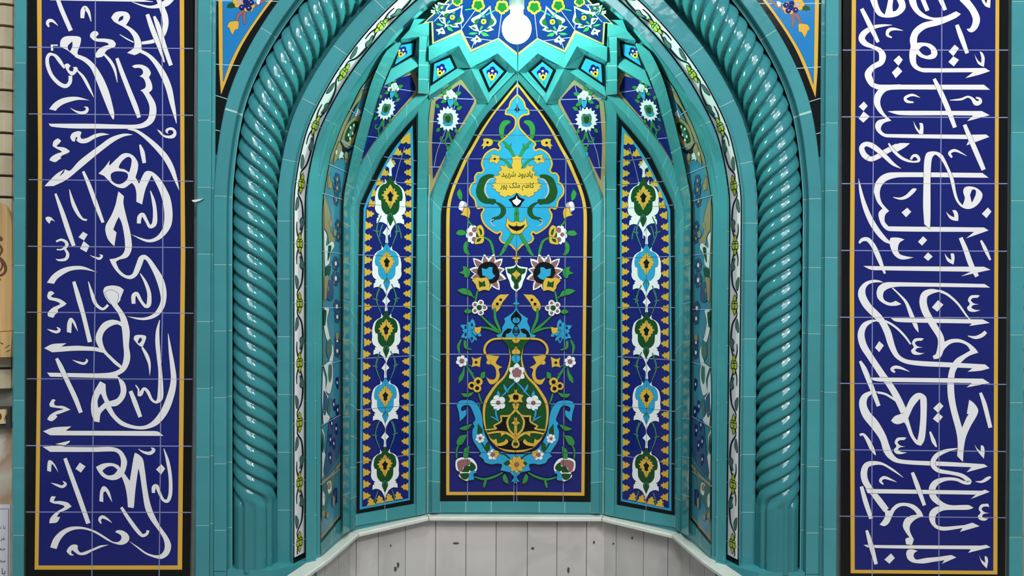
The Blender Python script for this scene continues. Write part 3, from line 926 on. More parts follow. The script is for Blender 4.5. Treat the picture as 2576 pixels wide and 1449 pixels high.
RE = """
P 315,-20! 350,70 385,130 430,155 500,160 570,145 620,110 645,70 640,20 620,-20! 555,-20! 585,50 560,95 530,105! 525,60 535,-20! 490,-20! 475,60 455,135! 420,100 395,40 382,-20!
S 520,228,4 440,232,22 350,250,36 270,300,52 245,350,58 275,395,50 340,425,34 410,460,44 435,510,62 420,570,52 350,610,48 305,670,62 320,730,60 350,775,44 420,795,46 600,792,46
P 380,772! 1360,772! 1414,818! 600,815 380,815!
P 430,800! 540,812 470,830 425,880 415,950 450,1030 515,1100! 460,1115 430,1140 420,1180 450,1215 490,1222! 1230,1228! 1380,1225! 1408,1248! 1200,1325! 1225,1268! 480,1252 420,1230 375,1180 370,1130 400,1095 465,1080! 400,1020 360,950 360,880 390,825
S+ 245,80,34 320,230,44 395,385,30
S 520,342,12 480,320,26 490,277,34 540,264,24 622,279,3
P 535,550! 585,505! 620,545! 580,600!
P 520,660! 575,606! 615,650! 555,713!
P 218,972! 265,925! 300,965! 262,1012!
P 218,1080! 262,1016! 318,1062! 260,1118!
P 1038,470! 1092,407! 1132,440! 1080,512!
P 1035,565! 1080,513! 1132,545! 1085,605!
P 670,-20! 690,50 740,120 810,165 905,185! 800,210 720,270 685,350 692,425! 680,480 685,560 720,620 790,655 860,660 1260,658! 1190,712! 1320,680 1415,648! 1370,620! 800,620 750,590 740,540 745,490! 780,520 850,540 910,530 935,490 920,440 870,400 800,388 748,390! 760,320 830,260 960,225 1100,165 1150,128! 1105,103! 1000,150 900,160 820,130 760,70 735,-20!
H 768,455! 800,425 835,425 870,455 877,490! 840,505 800,490
S 798,-15,40 845,98,38
S 960,-15,44 1007,92,34
S 1165,-20,72 1250,80,62 1290,170,66 1275,240,58 1240,275,42 1205,265,8
P 1330,-10! 1370,55 1415,72! 1420,-10! 1390,-10! 1380,30 1360,-10!
S 1112,226,34 1150,330,46 1207,486,34
P 1272,495! 1305,580 1358,610! 1366,530 1345,480 1320,468! 1335,520 1335,575! 1305,550
S+ 905,718,30 960,830,44 1030,990,46 1095,1162,36
S 718,932,12 660,925,26 640,895,26 680,870,24 720,867,20 777,889,3
S 1048,913,5 1150,905,20 1210,882,18 1250,897,24 1285,940,44 1325,930,34 1320,900,24 1285,890,14
P 480,1015! 560,1010 900,1010 1340,1012! 1412,1050! 1205,1105! 1260,1053! 1000,1050 600,1048
P 715,1100! 735,1170 770,1220! 805,1222! 808,1160 800,1125 770,1120! 777,1160 770,1192! 740,1150
S+ 1182,1136,34 1225,1240,42 1290,1390,46 1357,1548,40
S 1068,1435,18 1045,1397,26 1080,1372,26 1120,1378,20 1202,1421,3
"""
RF = """
S 265,140,52 320,180,46 380,165,46 470,110,48 570,60,44
S+ 602,267,4 530,225,30 430,130,44 340,60,48 280,45,42 245,80,48 265,140,52 300,170,50
P 530,75! 585,38 685,38! 640,75 560,120!
S+ 490,38,14 530,100,26 600,165,28 660,195,24 720,207,16 767,195,24 750,155,30 715,152,24 693,185,20
P 355,480! 370,400 430,330 520,303 1345,308! 1402,352! 600,347 480,375 425,430 410,500 430,580 495,655! 460,690 455,750 490,795! 1360,805! 1402,832! 1195,905! 1270,845! 500,838 440,800 405,730 400,670 435,632! 385,570
P+ 810,330! 815,200 835,130 880,112 940,118 985,150 1040,260 1085,370 1105,480 1130,560 1165,602! 1185,540 1170,480 1185,440 1235,430 1300,450 1345,500 1330,560 1280,615 1215,637 1150,615 1100,550 1070,450 1040,330 990,220 940,155 910,143 885,180 875,280 872,400 872,700 868,822! 815,775! 805,600
H 1235,510! 1255,462 1283,470 1280,510 1250,575!
S 533,530,6 600,542,22 660,520,34 720,465,36 745,455,8
P 608,668! 660,625! 697,662! 650,712!
P 1340,680! 1395,623! 1428,660! 1382,720!
P 758,935! 805,885! 842,920! 795,970!
P 810,1075! 850,1032! 892,1070! 850,1110!
P 215,355! 235,420 270,540 330,690 400,810 470,900 500,930! 510,900 580,898 635,915! 590,945 575,1000 590,1045 640,1065 717,1078! 650,1095 590,1092 540,1055 512,1000 500,955! 450,935 390,880 320,780 260,640 225,490
S+ 222,948,18 250,917,32 300,915,38 350,970,42 400,1080,44 457,1226,18
P 1012,660! 1045,720 1085,742 1125,745! 1125,690 1105,650 1070,648! 1085,680 1090,712! 1050,695
S+ 1147,898,36 1190,1000,44 1240,1140,48 1297,1252,36
S 1332,923,18 1370,1000,34 1417,1102,18
P 1000,1040! 1025,1110 1082,1144! 1092,1080 1085,1042! 1055,1042! 1064,1102! 1030,1080
P 260,1155! 420,1158 1360,1163! 1420,1190! 1150,1250! 1240,1208! 420,1195 330,1190
"""
EPS = "1322,158! 1300,153 1280,153 1235,160 1213,200 1230,235 1205,268 1225,300 1275,306 1328,290! 1280,287 1245,268 1262,245 1312,238! 1265,228 1240,200 1260,180 1300,178!"
def shift(s, dx, dy):
    return ' '.join('%g,%g%s' % (float(t.rstrip('!').split(',')[0]) + dx, float(t.rstrip('!').split(',')[1]) + dy, '!' if t.endswith('!') else '') for t in s.split())
RG = """
P 445,38! 400,18 340,15 270,40 220,100 215,170 260,260 340,345 400,400 450,500 490,620 550,720 640,775 800,800 1020,810 1255,820! 1210,852! 1330,842 1412,820! 1370,785! 1000,765 800,755 660,740 590,700 550,620 510,480 450,370 400,310 330,240 285,160 280,100 310,55 370,38
P 380,130! 395,80 440,45 500,35 1365,52! 1415,85! 600,75 500,90 450,120 440,170 460,205 510,222 555,205! 608,235! 560,250 490,248 430,220 390,180
S+ 525,88,12 590,150,16 650,220,26 700,340,40 740,440,36 762,492,4
P+ 510,362! 900,368 1350,375! 1412,408! 1225,435! 1250,412! 800,405 600,400 545,390
S 960,115,12 880,120,46 820,150,62 805,220,68 830,310,66 900,430,62 960,530,58 970,600,60 945,700,54 897,722,30
S 950,113,24 1030,150,22 1120,230,20 1200,340,16 1247,392,8
P 950,620! 1000,580 1060,555 1140,555 1220,590 1280,640 1308,678! 1220,710 1150,770 1100,850 1088,930 1090,1050 1110,1180 1160,1362! 1205,1260 1222,1240! 1203,1235! 1225,1107! 1270,1140 1307,1200 1290,1260 1240,1345 1195,1450 1175,1560 1168,1674! 1115,1620! 1120,1500 1105,1390 1060,1220 1030,1070 1028,930 1050,820 1100,740 1180,690 1235,658! 1200,610 1130,585 1060,595 1005,640 970,700 940,735!
S 1213,525,6 1280,540,28 1340,520,36 1377,488,32
P %s
P %s
P 885,265! 940,200! 990,240! 935,305!
P 365,632! 405,573! 447,612! 405,673!
P 897,1185! 955,1128! 990,1165! 940,1226!
P 893,1280! 940,1226! 985,1262! 940,1318!
S 400,385,8 340,390,26 270,430,50 240,510,62 260,610,64 320,710,58 380,800,58 440,890,60 500,970,58 570,1090,62 630,1220,62
S 385,385,22 470,395,20 560,450,20 640,530,20 692,602,14
S 548,858,16 520,830,30 550,810,30 600,817,24 682,851,3
S+ 230,755,22 270,830,46 330,980,44 400,1165,36
P+ 315,905! 480,905 950,910 1350,915! 1412,955! 1200,995! 1250,955! 800,948 420,942 350,930
P 400,1035! 330,1028 260,1055 225,1110 225,1180 260,1270 340,1370 410,1470 445,1580 490,1640 560,1680 700,1698 1000,1712 1245,1722! 1200,1768! 1395,1716! 1360,1694! 1000,1672 700,1660 580,1645 530,1600 500,1530 460,1420 390,1300 320,1220 290,1150 300,1090 340,1055
S 390,1040,20 460,1055,20 520,1090,20 572,1132,10
P 512,1298! 545,1258 590,1240 625,1225 650,1175 690,1095 740,1050 790,1048 835,1090 837,1250 828,1400 815,1480 785,1527! 740,1510 690,1440 650,1340 632,1312! 580,1330 540,1322
H 672,1275! 720,1170 776,1100! 778,1250 765,1400 750,1474! 720,1430 690,1340
S 1327,1043,26 1365,1150,40 1418,1362,36
""" % (EPS, shift(EPS, -510, 392))
RH = """
S 228,165,24 260,158,22 300,210,36 340,290,40 372,347,8
S 868,133,16 900,220,36 927,274,12
P %s
P 1272,248! 1300,310 1358,380! 1366,310 1355,265 1330,258! 1330,312! 1300,290
S 1120,286,8 1010,310,32 930,350,42 895,405,46 900,450,42 950,490,38 1060,510,32 1160,535,36 1228,590,42 1180,598,30 1110,570,28 1020,565,32 930,592,52 890,645,62 895,720,60 950,780,48 1020,812,34 1100,825,36
P 1000,810! 1215,802 1265,828! 1215,845 1000,850 930,885 915,940 930,985 1000,1000 1180,985! 1255,963! 1320,995! 1140,1047! 1165,1012! 1000,1036 930,1020 880,975 858,915 870,860 920,820
S 1283,588,5 1340,590,22 1390,562,32 1422,545,14
S 622,550,4 540,490,18 440,430,22 360,420,38 290,440,52 265,510,60 280,590,58 340,680,52 410,770,58 470,850,56
S 443,615,10 415,582,26 445,552,28 490,562,22 563,593,3
P+ 280,655! 900,665 1340,672! 1370,662! 1412,682! 1238,748! 1285,708! 900,702 300,695!
S+ 707,505,30 750,620,42 817,806,32
S+ 242,633,32 280,770,44 332,927,36
P 440,830! 500,855 520,830 570,790 640,782 720,800 780,850 808,905! 740,930 690,980 685,1040 720,1115! 705,1167! 650,1160! 645,1110 680,1098! 640,1040 620,990 640,930 690,900 750,890! 720,850 660,815 600,815 550,850 520,910 490,970 450,995 408,980! 440,940 460,890
P %s
P+ 262,1165! 500,1168 1330,1172! 1380,1165! 1420,1187! 1215,1238! 1240,1205! 700,1200 310,1190
P 650,1250! 660,1215 700,1205 755,1220! 725,1240 720,1275 745,1300 830,1285 940,1275 1030,1262 1065,1258! 1108,1280! 975,1338! 1000,1305! 900,1320 800,1335 710,1325 665,1295
S+ 290,1032,24 325,1150,44 377,1342,32
P 452,1300! 512,1243! 548,1285! 498,1337!
P 1312,1255! 1340,1330 1385,1380! 1397,1310 1385,1272 1365,1270! 1372,1330! 1335,1300
""" % (shift(EPS, -668, 32), shift(EPS, 98, 638).replace('1420,796', '1408,825').replace('1426,928', '1400,920'))
def calligraphy(label, x0, frames, hs, vs_, data):
    P = Pat(WALL, base=.0002)
    outer, yo, yi = frames
    P.poly('tile_border', outer, 'K', org=(0, 0, 1))
    P.poly('yellow_line', yo, 'Y', .8, org=(0, 0, 1))
    P.poly('navy_field', yi, 'N', .8, org=(0, 0, 1))
    grid(P, hs, vs_)
    for org, d in data: letters(P, org + (KS,), d)
    grid_dark(P, hs, vs_)
    c = WALL.map(x0, 1440)
    th = thing('calligraphy_panel', label, 'tile panel', (c.x, 0, c.z), 'calligraphy tile panels flanking the niche')
    b = Part()                 # the tiles' own body
    v = [WALL.map(p[0][0], p[0][1], 0.0) for p in parse(outer)]
    b.add(v + [q + Vector((0, .0115, 0)) for q in v], [(0,1,2,3), (7,6,5,4), (0,4,5,1), (1,5,6,2), (2,6,7,3), (3,7,4,0)], 'black_glaze')
    b.build('tile_body', th)
    build_motifs(P, th)
calligraphy('tall navy tile panel of white script beside the cream brick wall', 270,
    ('70,-80! 486,-80! 488,700! 478,1475! 64,1475! 72,500!', '92.5,-80! 463,-80! 464,400! 466,640! 458,1433! 87,1433! 93,950! 96,400!', '105,-80! 451,-80! 453,400! 454,640! 446,1422! 97.5,1422! 104,950! 107,400!'),
    ['72,118.7 486,122', '72,286.5 486,290', '72,452 486,456', '70,619.6 487,623', '68,785.5 486,788', '67,953 484,954', '66,1121 482,1122.5', '66,1288 481,1289'],
    ['240,-80 239.5,300 240.5,500 239,760 236,950 233,1200 231,1475', '404.5,-80 408.5,200 409.5,500 409,760 405,950 403,1200 400,1475'],
    [((60, 0), LA), ((60, 380), LB), ((60, 740), LC), ((60, 1049), LD)])
calligraphy('tall navy tile panel of white script right of the twisted columns', 2325,
    ('2122,-80! 2538,-80! 2533,700! 2528,1475! 2114,1475! 2118,500!', '2143.5,-80! 2514,-80! 2511,700! 2509,1445! 2140,1442! 2137.5,700!', '2154.5,-80! 2504,-80! 2500.5,700! 2498,1435.5! 2151,1433! 2149.5,700!'),
    ['2120,126 2536,126', '2118,294 2535,295.5', '2117,462 2534,462', '2116,630 2533,632', '2113,798 2532,799.5', '2113,964.5 2531,967', '2115,1131 2531,1136', '2112,1298.5 2530,1302.5'],
    ['2199.5,-80 2198,250 2196,500 2194,900 2193.5,1200 2194,1475', '2370,-80 2368,250 2366,500 2363.5,900 2362,1200 2362,1475'],
    [((2100, 0), RE), ((2100, 350), RF), ((2100, 700), RG), ((2100, 1049), RH)])
# ------------------------------------------------------------------ central vase panel
OI, OJ, OK_ = (1080, 190, KS), (1080, 520, KS), (1080, 890, KS)
def backing(th, S, outline, thick=.008, name='tile_body', side=-1, both=False, mat='black_glaze', lim=14):
    """the tiles' own body: the panel outline, its edge returned to the surface behind"""
    b = Part(); l = catmull(parse(outline), True, 8)
    v2 = [p[:2] for p in l]
    tr = subdivide(v2, [tuple(t) for t in tessellate_polygon([[Vector((p[0], p[1], 0)) for p in l]])], lim)
    b.add([S.map(p[0], p[1], .0002) for p in v2], tr, mat)
    b.build(name, th, side, both)
CS = Pat(SH, (0, 0, 1), .0006, .00006, 5)
CS.axis = 1300.55
GI = lambda n, s, m, ol=.9, om='I': CS.poly(n, s, m, ol, om, OI)
GJ = lambda n, s, m, ol=.9, om='I': CS.poly(n, s, m, ol, om, OJ)
GK = lambda n, s, m, ol=.9, om='I': CS.poly(n, s, m, ol, om, OK_)
SI = lambda n, s, m, ol=.7, om='I': CS.stroke(n, s, m, ol, om, OI)
SJ = lambda n, s, m, ol=.7, om='I': CS.stroke(n, s, m, ol, om, OJ)
SK = lambda n, s, m, ol=.7, om='I': CS.stroke(n, s, m, ol, om, OK_)
BLK = "1300.5,202.5! 1284,220 1257,252 1228.5,284 1201.5,322 1177,369 1157,405 1141,438 1127,474 1117,502 1110.5,535 1109,575! 1107,1261.5! 1300.5,1261.5!"
CS.poly('tile_border', BLK, 'K')
CS.poly('yellow_line', "1300.5,209.5! 1286,226 1259.5,259 1234.5,292 1210,328 1187.5,367 1168,400 1152,436 1138,469 1128,502 1123.5,530 1122.5,575! 1122.5,1245.5! 1300.5,1245.5!", 'Y', .7)
CS.poly('navy_field', "1300.5,217.5! 1292,228 1270.5,256 1245.5,285.5 1221,322.5 1196,367 1176.5,402.5 1160,438.5 1146,471.5 1136.5,502 1132.5,530 1131.5,575! 1131,1237! 1300.5,1237!", 'N', .7)
for y, x in ((277, 1236), (340, 1191), (400, 1160), (462, 1134), (521, 1113), (645, 1109), (769.5, 1109), (891, 1109), (1015, 1108), (1138, 1108)):
    CS.frame('tile_joint', '%g,%g 1300.5,%g' % (x, y, y), 2.0, 'j', closed=False)
CS.frame('tile_joint', '1177,385 1176.5,700 1176,1262', 1.8, 'j', closed=False)
CS.frame('tile_joint', '1300.5,206 1300,1262', 1.0, 'j', closed=False)
# --- leaves and stalks behind the medallion
GI('green_stalk', "740,430! 736,412! 705,406 670,415 640,460 636,520 656,575 685,585! 680,530 690,470 722,440", 'G')
SI('green_stalk', "568,592,12 630,597,14 680,605,16", 'G')
# --- medallion
MED = "799,176! 770,205 742,240 726,290 700,312! 694,352! 745,360 782,392 788,430 776,478 730,530 682,578 642,606 630,628 648,655 630,682 598,668 560,680 520,708 493,750 478,800 486,835 496,862 476,886 440,888 416,925 416,968 390,985 370,1030 375,1080 400,1110 420,1140 428,1185 445,1212 480,1200 498,1222 476,1262 482,1310 505,1355 545,1395 590,1425 620,1437 645,1420 660,1445 642,1480 662,1516 700,1530 740,1541 772,1575 799,1600!"
CS.poly('medallion_ground', MED, 'T', 0, org=OI)
CS.frame('medallion_outline', MED, 5.4, 'I', OI, False)
CS.frame('medallion_outline', MED, 4.2, 'Y', OI, False)
GI('medallion_bud', "770,312! 790,297 796,255! 799,255! 799,352! 790,325", 'K', 0)
GJ('medallion_outline', "799,392! 775,388! 790,415 786,450 750,468! 785,484 778,505 799,520!", 'Y')
SI('medallion_stem', "672,600,14 720,650,24 752,700,24 772,745,16", 'G'); SI('medallion_stem', "742,622,6 738,660,14 735,680,8", 'G'); SI('medallion_stem', "690,650,6 720,668,10", 'G')
GI('medallion_flower', "563,714! 600,725 640,735 642,770 610,807! 590,790 545,792! 552,765 530,755! 565,750", 'Y'); CS.disc('medallion_flower', 596, 760, 11, 'K', 0, org=OI)
SI('medallion_stem', "640,755,10 690,775,14 722,805,18 745,842,8", 'G')
GI('scroll_leaf', "585,905! 530,903 470,935 440,1000 428,1060 450,1125 500,1162 560,1167! 605,1160! 600,1130 550,1125 520,1100 502,1050 512,990 545,940 590,930!", 'D')
SI('scroll_leaf', "592,934,8 545,950,14 514,1000,14 508,1060,14 540,1118,12", 'L', 0)
CS.disc('scroll_leaf', 576, 1150, 25, 'D', .6, org=OI)
GI('scroll_leaf', "600,1152! 650,1168 692,1210 690,1262 650,1302 600,1312 570,1335! 575,1300 632,1280 655,1240 648,1200 620,1172", 'D')
SI('scroll_leaf', "588,1310,10 562,1325,8 572,1358,8 605,1368,5", 'L', 0)
GI('yellow_leaf_cloud', "799,723! 780,740 748,742! 760,780 750,820 762,848! 720,842 700,812 690,798! 690,825 638,818! 660,850 650,870 622,878! 642,905 583,920! 612,945 595,962! 610,975 562,988! 592,1010 562,1026! 602,1035 610,1055 643,1062! 640,1085 692,1110! 720,1090 742,1100 775,1078 799,1072!", 'Y')
GI('medallion_bud', "799,1068! 770,1108 722,1130! 750,1160 765,1192 799,1202!", 'K', .5); GI('medallion_bud', "799,1096! 785,1125 755,1140! 770,1165 799,1188!", 'W', 0)
SI('medallion_stem', "799,1200,20 797,1260,30 799,1335,34", 'G')
GI('medallion_stem', "770,1248! 790,1275 790,1300 778,1290", 'G', .3)
SJ('medallion_stem', "768,232,26 740,290,30 700,350,30 668,412,26 640,447,14", 'G'); SJ('medallion_stem', "700,402,6 690,372,8", 'G')
GJ('yellow_fork', "708,92! 706,140 692,175! 725,205 752,240 799,252! 799,128! 765,142 730,130", 'Y'); GJ('yellow_fork', "718,158! 760,178 799,172! 799,222! 770,215 732,190", 'K', 0)
# --- flowers in the field, left half
GI('yellow_flower', "488,578! 530,573 577,590 572,630 540,645 520,640 490,672! 488,640 470,642! 495,610", 'Y'); CS.disc('yellow_flower', 530, 611, 12, 'K', 0, org=OI)
GI('leaf', "278,1030! 300,1080 296,1137! 270,1120 252,1070", 'G')
GI('white_bud', "275,1160! 300,1145 340,1160 350,1200 310,1242 280,1222 268,1190", 'L', .5); CS.disc('white_bud', 300, 1165, 22, 'W', .4, org=OI); CS.disc('white_bud', 288, 1205, 22, 'W', .4, org=OI)
GI('white_bud', "313,1212! 352,1198 372,1240 362,1302! 330,1280 285,1268! 310,1240", 'Y')
SI('vine_stem', "345,1300,10 370,1345,14 402,1368,8", 'G')
CS.rosette('scalloped_flower', 395, 252, 86, 9, 'W', .7, .82, .2, sq=.72, org=OJ)
for a in ((410, 210, 20, 24), (378, 250, 18, 18), (408, 297, 20, 22)): CS.disc('scalloped_flower', a[0], a[1], a[2], 'P', .5, a[3], OJ)
GJ('scalloped_flower', "425,235! 470,230 470,275 425,275!", 'D', 0)
GJ('scalloped_flower', "435,180! 470,166 497,210 497,260 468,288! 440,250", 'Y'); GJ('scalloped_flower', "448,192! 475,210 482,250 466,260!", 'D', 0)
GJ('scalloped_flower', "413,342! 423,290 460,275 502,270! 490,325 450,338", 'Y'); GJ('scalloped_flower', "430,322! 440,292 477,285! 460,315", 'D', 0)
SJ('vine_stem', "498,278,14 550,310,20 575,370,24 590,445,18", 'G'); SJ('vine_stem', "566,308,4 566,340,10", 'G', .4)
GJ('leaf', "243,242! 270,213 320,218 337,245 300,260 260,257", 'G'); GJ('leaf', "342,308! 315,340 312,390 332,428 372,437! 355,400 348,350", 'G')
for tip, wd in (((398, 468), 62), ((500, 432), 66), ((590, 430), 66), ((668, 472), 66), ((688, 568), 60), ((702, 658), 64), ((640, 760), 66), ((545, 764), 60), ((366, 568), 62), ((378, 650), 54)):
    CS.petal('lotus_flower', 532, 605, tip[0], tip[1], wd*1.25, 'W', .7, OJ)
for tip, wd in (((412, 482), 40), ((500, 452), 42), ((590, 450), 42), ((655, 492), 40), ((668, 572), 38), ((680, 660), 40), ((628, 742), 42), ((545, 746), 38), ((384, 576), 40), ((392, 644), 36)):
    CS.petal('lotus_flower', 532, 605, tip[0], tip[1], wd*1.2, 'P', .5, OJ)
GJ('lotus_flower', "437,600! 450,550 480,520 530,503 580,510 612,540 637,600 632,650 600,687 550,697 510,672 470,652", 'K', .5)
GJ('lotus_flower', "478,558! 520,568 545,550 577,553! 575,600 602,630! 570,657 530,662 520,640 483,625!", 'T', .4)
GJ('square_flower', "388,668! 430,643 470,650 522,643! 547,690 547,767! 500,757 455,772! 430,740 425,715", 'Y'); GJ('square_flower', "450,675! 480,690 502,673! 512,727! 480,725 458,737!", 'D', .5)
GJ('leaf', "268,600! 310,580 303,543! 342,550 370,580 365,622 350,648! 320,640 320,620", 'G')
GJ('shield_ornament', "799,512! 770,540 720,550 691,553! 700,600 712,640 730,680 750,740 799,778!", 'W'); GJ('shield_ornament', "799,526! 775,555 735,566 710,564! 715,600 747,620 750,660 775,700 772,740 799,752!", 'D', .6); GJ('shield_ornament', "799,578! 780,595 752,614! 780,640 799,664!", 'Y', .5)
SJ('vine_stem', "442,762,12 430,810,16 420,862,14", 'G'); SJ('vine_stem', "370,782,10 410,830,14", 'G')
GJ('leaf', "253,760! 310,743 372,765 402,822! 350,805 300,792", 'G')
def five(name, x, y, R, r, org, mat='W', pm='P', cm='D', cr=.42, n=5, rot=-.3):
    for i in range(n):
        a = rot + 2*math.pi*i/n
        CS.disc(name, x + R*math.cos(a), y + R*math.sin(a), r, mat, .6, org=org)
    for i in range(n):
        a = rot + 2*math.pi*i/n
        if pm: CS.disc(name, x + R*1.05*math.cos(a), y + R*1.05*math.sin(a), r*.5, pm, .3, org=org)
    CS.disc(name, x, y, R*.62, mat, 0, org=org); CS.disc(name, x, y, R*cr, cm, .5, org=org)
five('white_flower', 455, 920, 46, 29, OJ, cr=.5, rot=-1.25)
GJ('yellow_plume', "727,796! 690,800 640,803 600,840 575,880 568,920 600,967! 640,930 662,880 692,840", 'Y'); CS.disc('yellow_plume', 650, 848, 13, 'K', 0, org=OJ); CS.disc('yellow_plume', 620, 886, 14, 'K', 0, org=OJ)
SJ('vine_stem', "470,992,12 540,1060,20 600,1110,24 650,1155,14", 'G'); SJ('vine_stem', "595,925,18 602,1020,24 630,1090,22 655,1155,12", 'G'); SJ('vine_stem', "468,1100,12 530,1105,16 590,1125,18 640,1152,10", 'G')
GJ('leaf', "313,955! 350,928 387,955 350,974", 'G')
for tip in ((392, 1020), (345, 1045), (283, 1080), (300, 1130), (288, 1192), (325, 1205), (388, 1242), (430, 1220), (475, 1178)):
    CS.petal('blue_flower', 395, 1130, tip[0], tip[1], 52, 'T', .6, OJ)
for tip in ((388, 1075), (330, 1100), (330, 1165), (388, 1200), (435, 1180)): CS.disc('blue_flower', tip[0], tip[1], 9, 'N', .4, 15, OJ)
GJ('blue_flower', "412,1095! 440,1100 472,1090! 465,1140 440,1157 412,1135!", 'Y')
SJ('vine_stem', "292,1210,14 265,1270,24 275,1335,12", 'G'); SJ('vine_stem', "325,1218,22 332,1280,26 388,1302,6", 'G')
GJ('crown_ornament', "799,826! 785,865 757,886! 788,892! 785,925 765,960 720,995 682,1018! 690,1050 665,1100! 660,1150 612,1168! 625,1190 799,1193!", 'T'); GJ('crown_ornament', "799,944! 770,970 743,1012 757,1055 799,1092!", 'K', .4)
CS.disc('crown_ornament', 799, 1035, 25, 'T', .5, org=OJ); GJ('crown_ornament', "660,1185! 680,1140 720,1110 752,1118! 730,1150 700,1160 695,1190!", 'K', .4)
for x, y in ((765, 1138), (778, 1110)): SJ('crown_ornament', "%d,%d,8 %d,%d,8 %d,%d,8" % (799, 1060, x-6, y, x+24, y+40), 'I', 0); 
CS.disc('crown_ornament', 770, 1140, 9, 'I', 0, 18, OJ)
# --- vase
GK('vase_handle', "500,-8! 550,8 600,18 638,22! 615,60 608,88 665,123! 632,140 642,190 627,240 590,273 550,273 518,212! 560,235 600,225 610,170 595,120 555,92 522,88 530,58", 'Y')
SK('vase_handle', "660,-140,18 580,-132,18 525,-95,20 502,-40,20 512,5,22", 'Y', .6)
CS.disc('vase_handle', 540, 78, 20, 'Y', .5, org=OK_)
GK('vase_body', "799,-148! 650,-148! 690,-110 722,-50 733,30 718,110 678,200 608,270 547,350 502,430 487,520 497,640 537,752 607,843 700,888 799,899!", 'Y', .9)
GK('vase_body', "799,-130! 662,-130! 705,-88 738,-15 745,55 732,130 692,215 622,290 567,370 524,450 509,540 517,660 542,755 612,825 702,866 799,876!", 'D', .5)
GK('vase_ornament', "752,-132! 799,-132! 799,-98 770,-105", 'Y', .6); GK('vase_ornament', "799,-68! 775,-45 752,-20 760,2 799,8!", 'Y', .6)
GK('vase_ornament', "799,10! 758,18 750,50 777,82 799,85!", 'T', .6)
for i in range(6): CS.petal('star_flower', 797, 175, 797 + 88*math.cos(math.pi/6 + i*math.pi/3)*(.92), 175 + 92*math.sin(math.pi/6 + i*math.pi/3), 66, 'W', .7, OK_)
CS.rosette('star_flower', 797, 172, 44, 5, 'P', .6, .75, -1.57, org=OK_)
SK('vase_ornament', "777,262,10 740,300,14 690,360,14 658,390,8", 'T'); SK('vase_ornament', "678,275,4 690,310,22 712,345,14 725,350,4", 'T', .5); GK('vase_ornament', "625,332! 642,360 642,387 610,387", 'T', .5)
for i in range(5): CS.disc('vase_flower', 627 + 40*math.cos(-1.9+i*1.2566), 447 + 40*math.sin(-1.9+i*1.2566), 32, 'W', .6, org=OK_)
CS.disc('vase_flower', 627, 447, 30, 'W', 0, org=OK_); CS.disc('vase_flower', 628, 446, 19, 'P', .6, org=OK_)
SK('vase_ornament', "605,503,14 610,560,16 640,630,6", 'T'); SK('vase_ornament', "558,568,8 595,588,12 632,612,8", 'T', .5)
GK('vase_ornament', "799,322! 770,358 716,378! 735,410 722,442! 770,438 799,452!", 'Y', .7); CS.disc('vase_ornament', 799, 396, 14, 'K', .4, 24, OK_)
CS.disc('vase_ornament', 770, 462, 14, 'Y', .5, org=OK_)
GK('vase_ornament', "655,575! 728,560 706,640 716,700! 640,706 575,706! 625,685 600,660 655,640!", 'K', 0); GK('vase_ornament', "615,850! 690,815 700,785 750,800 770,850 799,860! 799,878 700,872", 'K', 0)
for s in ("799,476,34 788,505,22 756,542,18 718,566,16 648,566,15", "651,564,14 653,615,14 588,657,14 612,680,14 550,690,14 506,692,12", "746,548,14 712,612,18 722,680,18 752,722,18 797,765,16", "528,728,16 620,712,18 700,722,22 756,756,20 797,806,14"):
    SK('vase_ornament', s, 'Y', .6)
GK('vase_ornament', "640,712! 700,720 650,755! 655,735", 'Y', .5); GK('vase_ornament', "535,735! 560,770 590,785 610,770! 622,818! 680,800 700,775! 720,800 690,830 620,838 560,790", 'Y', .5)
GK('vase_ornament', "799,572! 775,610 747,630! 775,650 785,690 775,722 799,742!", 'Y', .6)
SK('vase_ornament', "797,745,14 765,800,14 757,832,14 780,855,14 797,838,10", 'Y', .6)
# --- field beside and below the vase
five('white_flower', 296, 66, 34, 20, OK_, pm=None, cm='P', cr=.62, n=6)
GK('leaf', "318,108! 322,170 305,230 266,268! 270,215 300,165", 'G')
SK('vine_stem', "338,110,12 385,180,22 412,232,16", 'G'); SK('vine_stem', "405,170,4 385,195,10", 'G', .4); SK('vine_stem', "345,100,6 390,112,8", 'G', .4)
GK('yellow_flower', "385,28! 420,45 474,24! 465,70 462,122! 425,110 383,122! 395,75", 'Y'); CS.disc('yellow_flower', 426, 78, 13, 'K', 0, org=OK_)
for x, y, r in ((445, 254, 42), (387, 290, 36), (436, 314, 38)): CS.disc('triple_flower', x, y, r, 'Y', .7, org=OK_)
for x, y in ((445, 254), (387, 290), (436, 314)): CS.disc('triple_flower', x, y, 18, 'K', .3, org=OK_)
GK('leaf', "510,163! 475,172 468,222 507,217!", 'G'); GK('leaf', "288,358! 350,360 407,347! 370,388 318,392", 'G')
SK('vine_stem', "450,358,12 465,410,16 482,455,6", 'G'); SK('vine_stem', "456,452,8 458,500,10", 'G', .4)
GK('blue_scroll', "250,470! 275,430 345,421 412,438 462,508 482,590 487,640 497,700 522,770 572,850 642,900 702,912 799,917! 799,1100! 760,1087 700,1072 648,1062! 662,1010 620,1000 570,1007 508,990 492,960 452,930! 470,905 430,840 398,780 393,700 412,660! 398,630 420,600 398,530 368,475 325,468 292,488 297,522 337,508! 332,560 278,617! 270,540", 'T')
GK('blue_scroll', "799,1058! 740,1080 772,1120 757,1150 747,1167! 780,1165 799,1195!", 'T')
GK('dark_leaf', "443,638! 482,690 477,732 438,727!", 'D', .4); GK('dark_leaf', "540,795! 512,830 520,870 548,880! 552,840", 'D', .4); GK('dark_leaf', "676,1000! 720,972 737,1010 700,1018", 'D', .4)
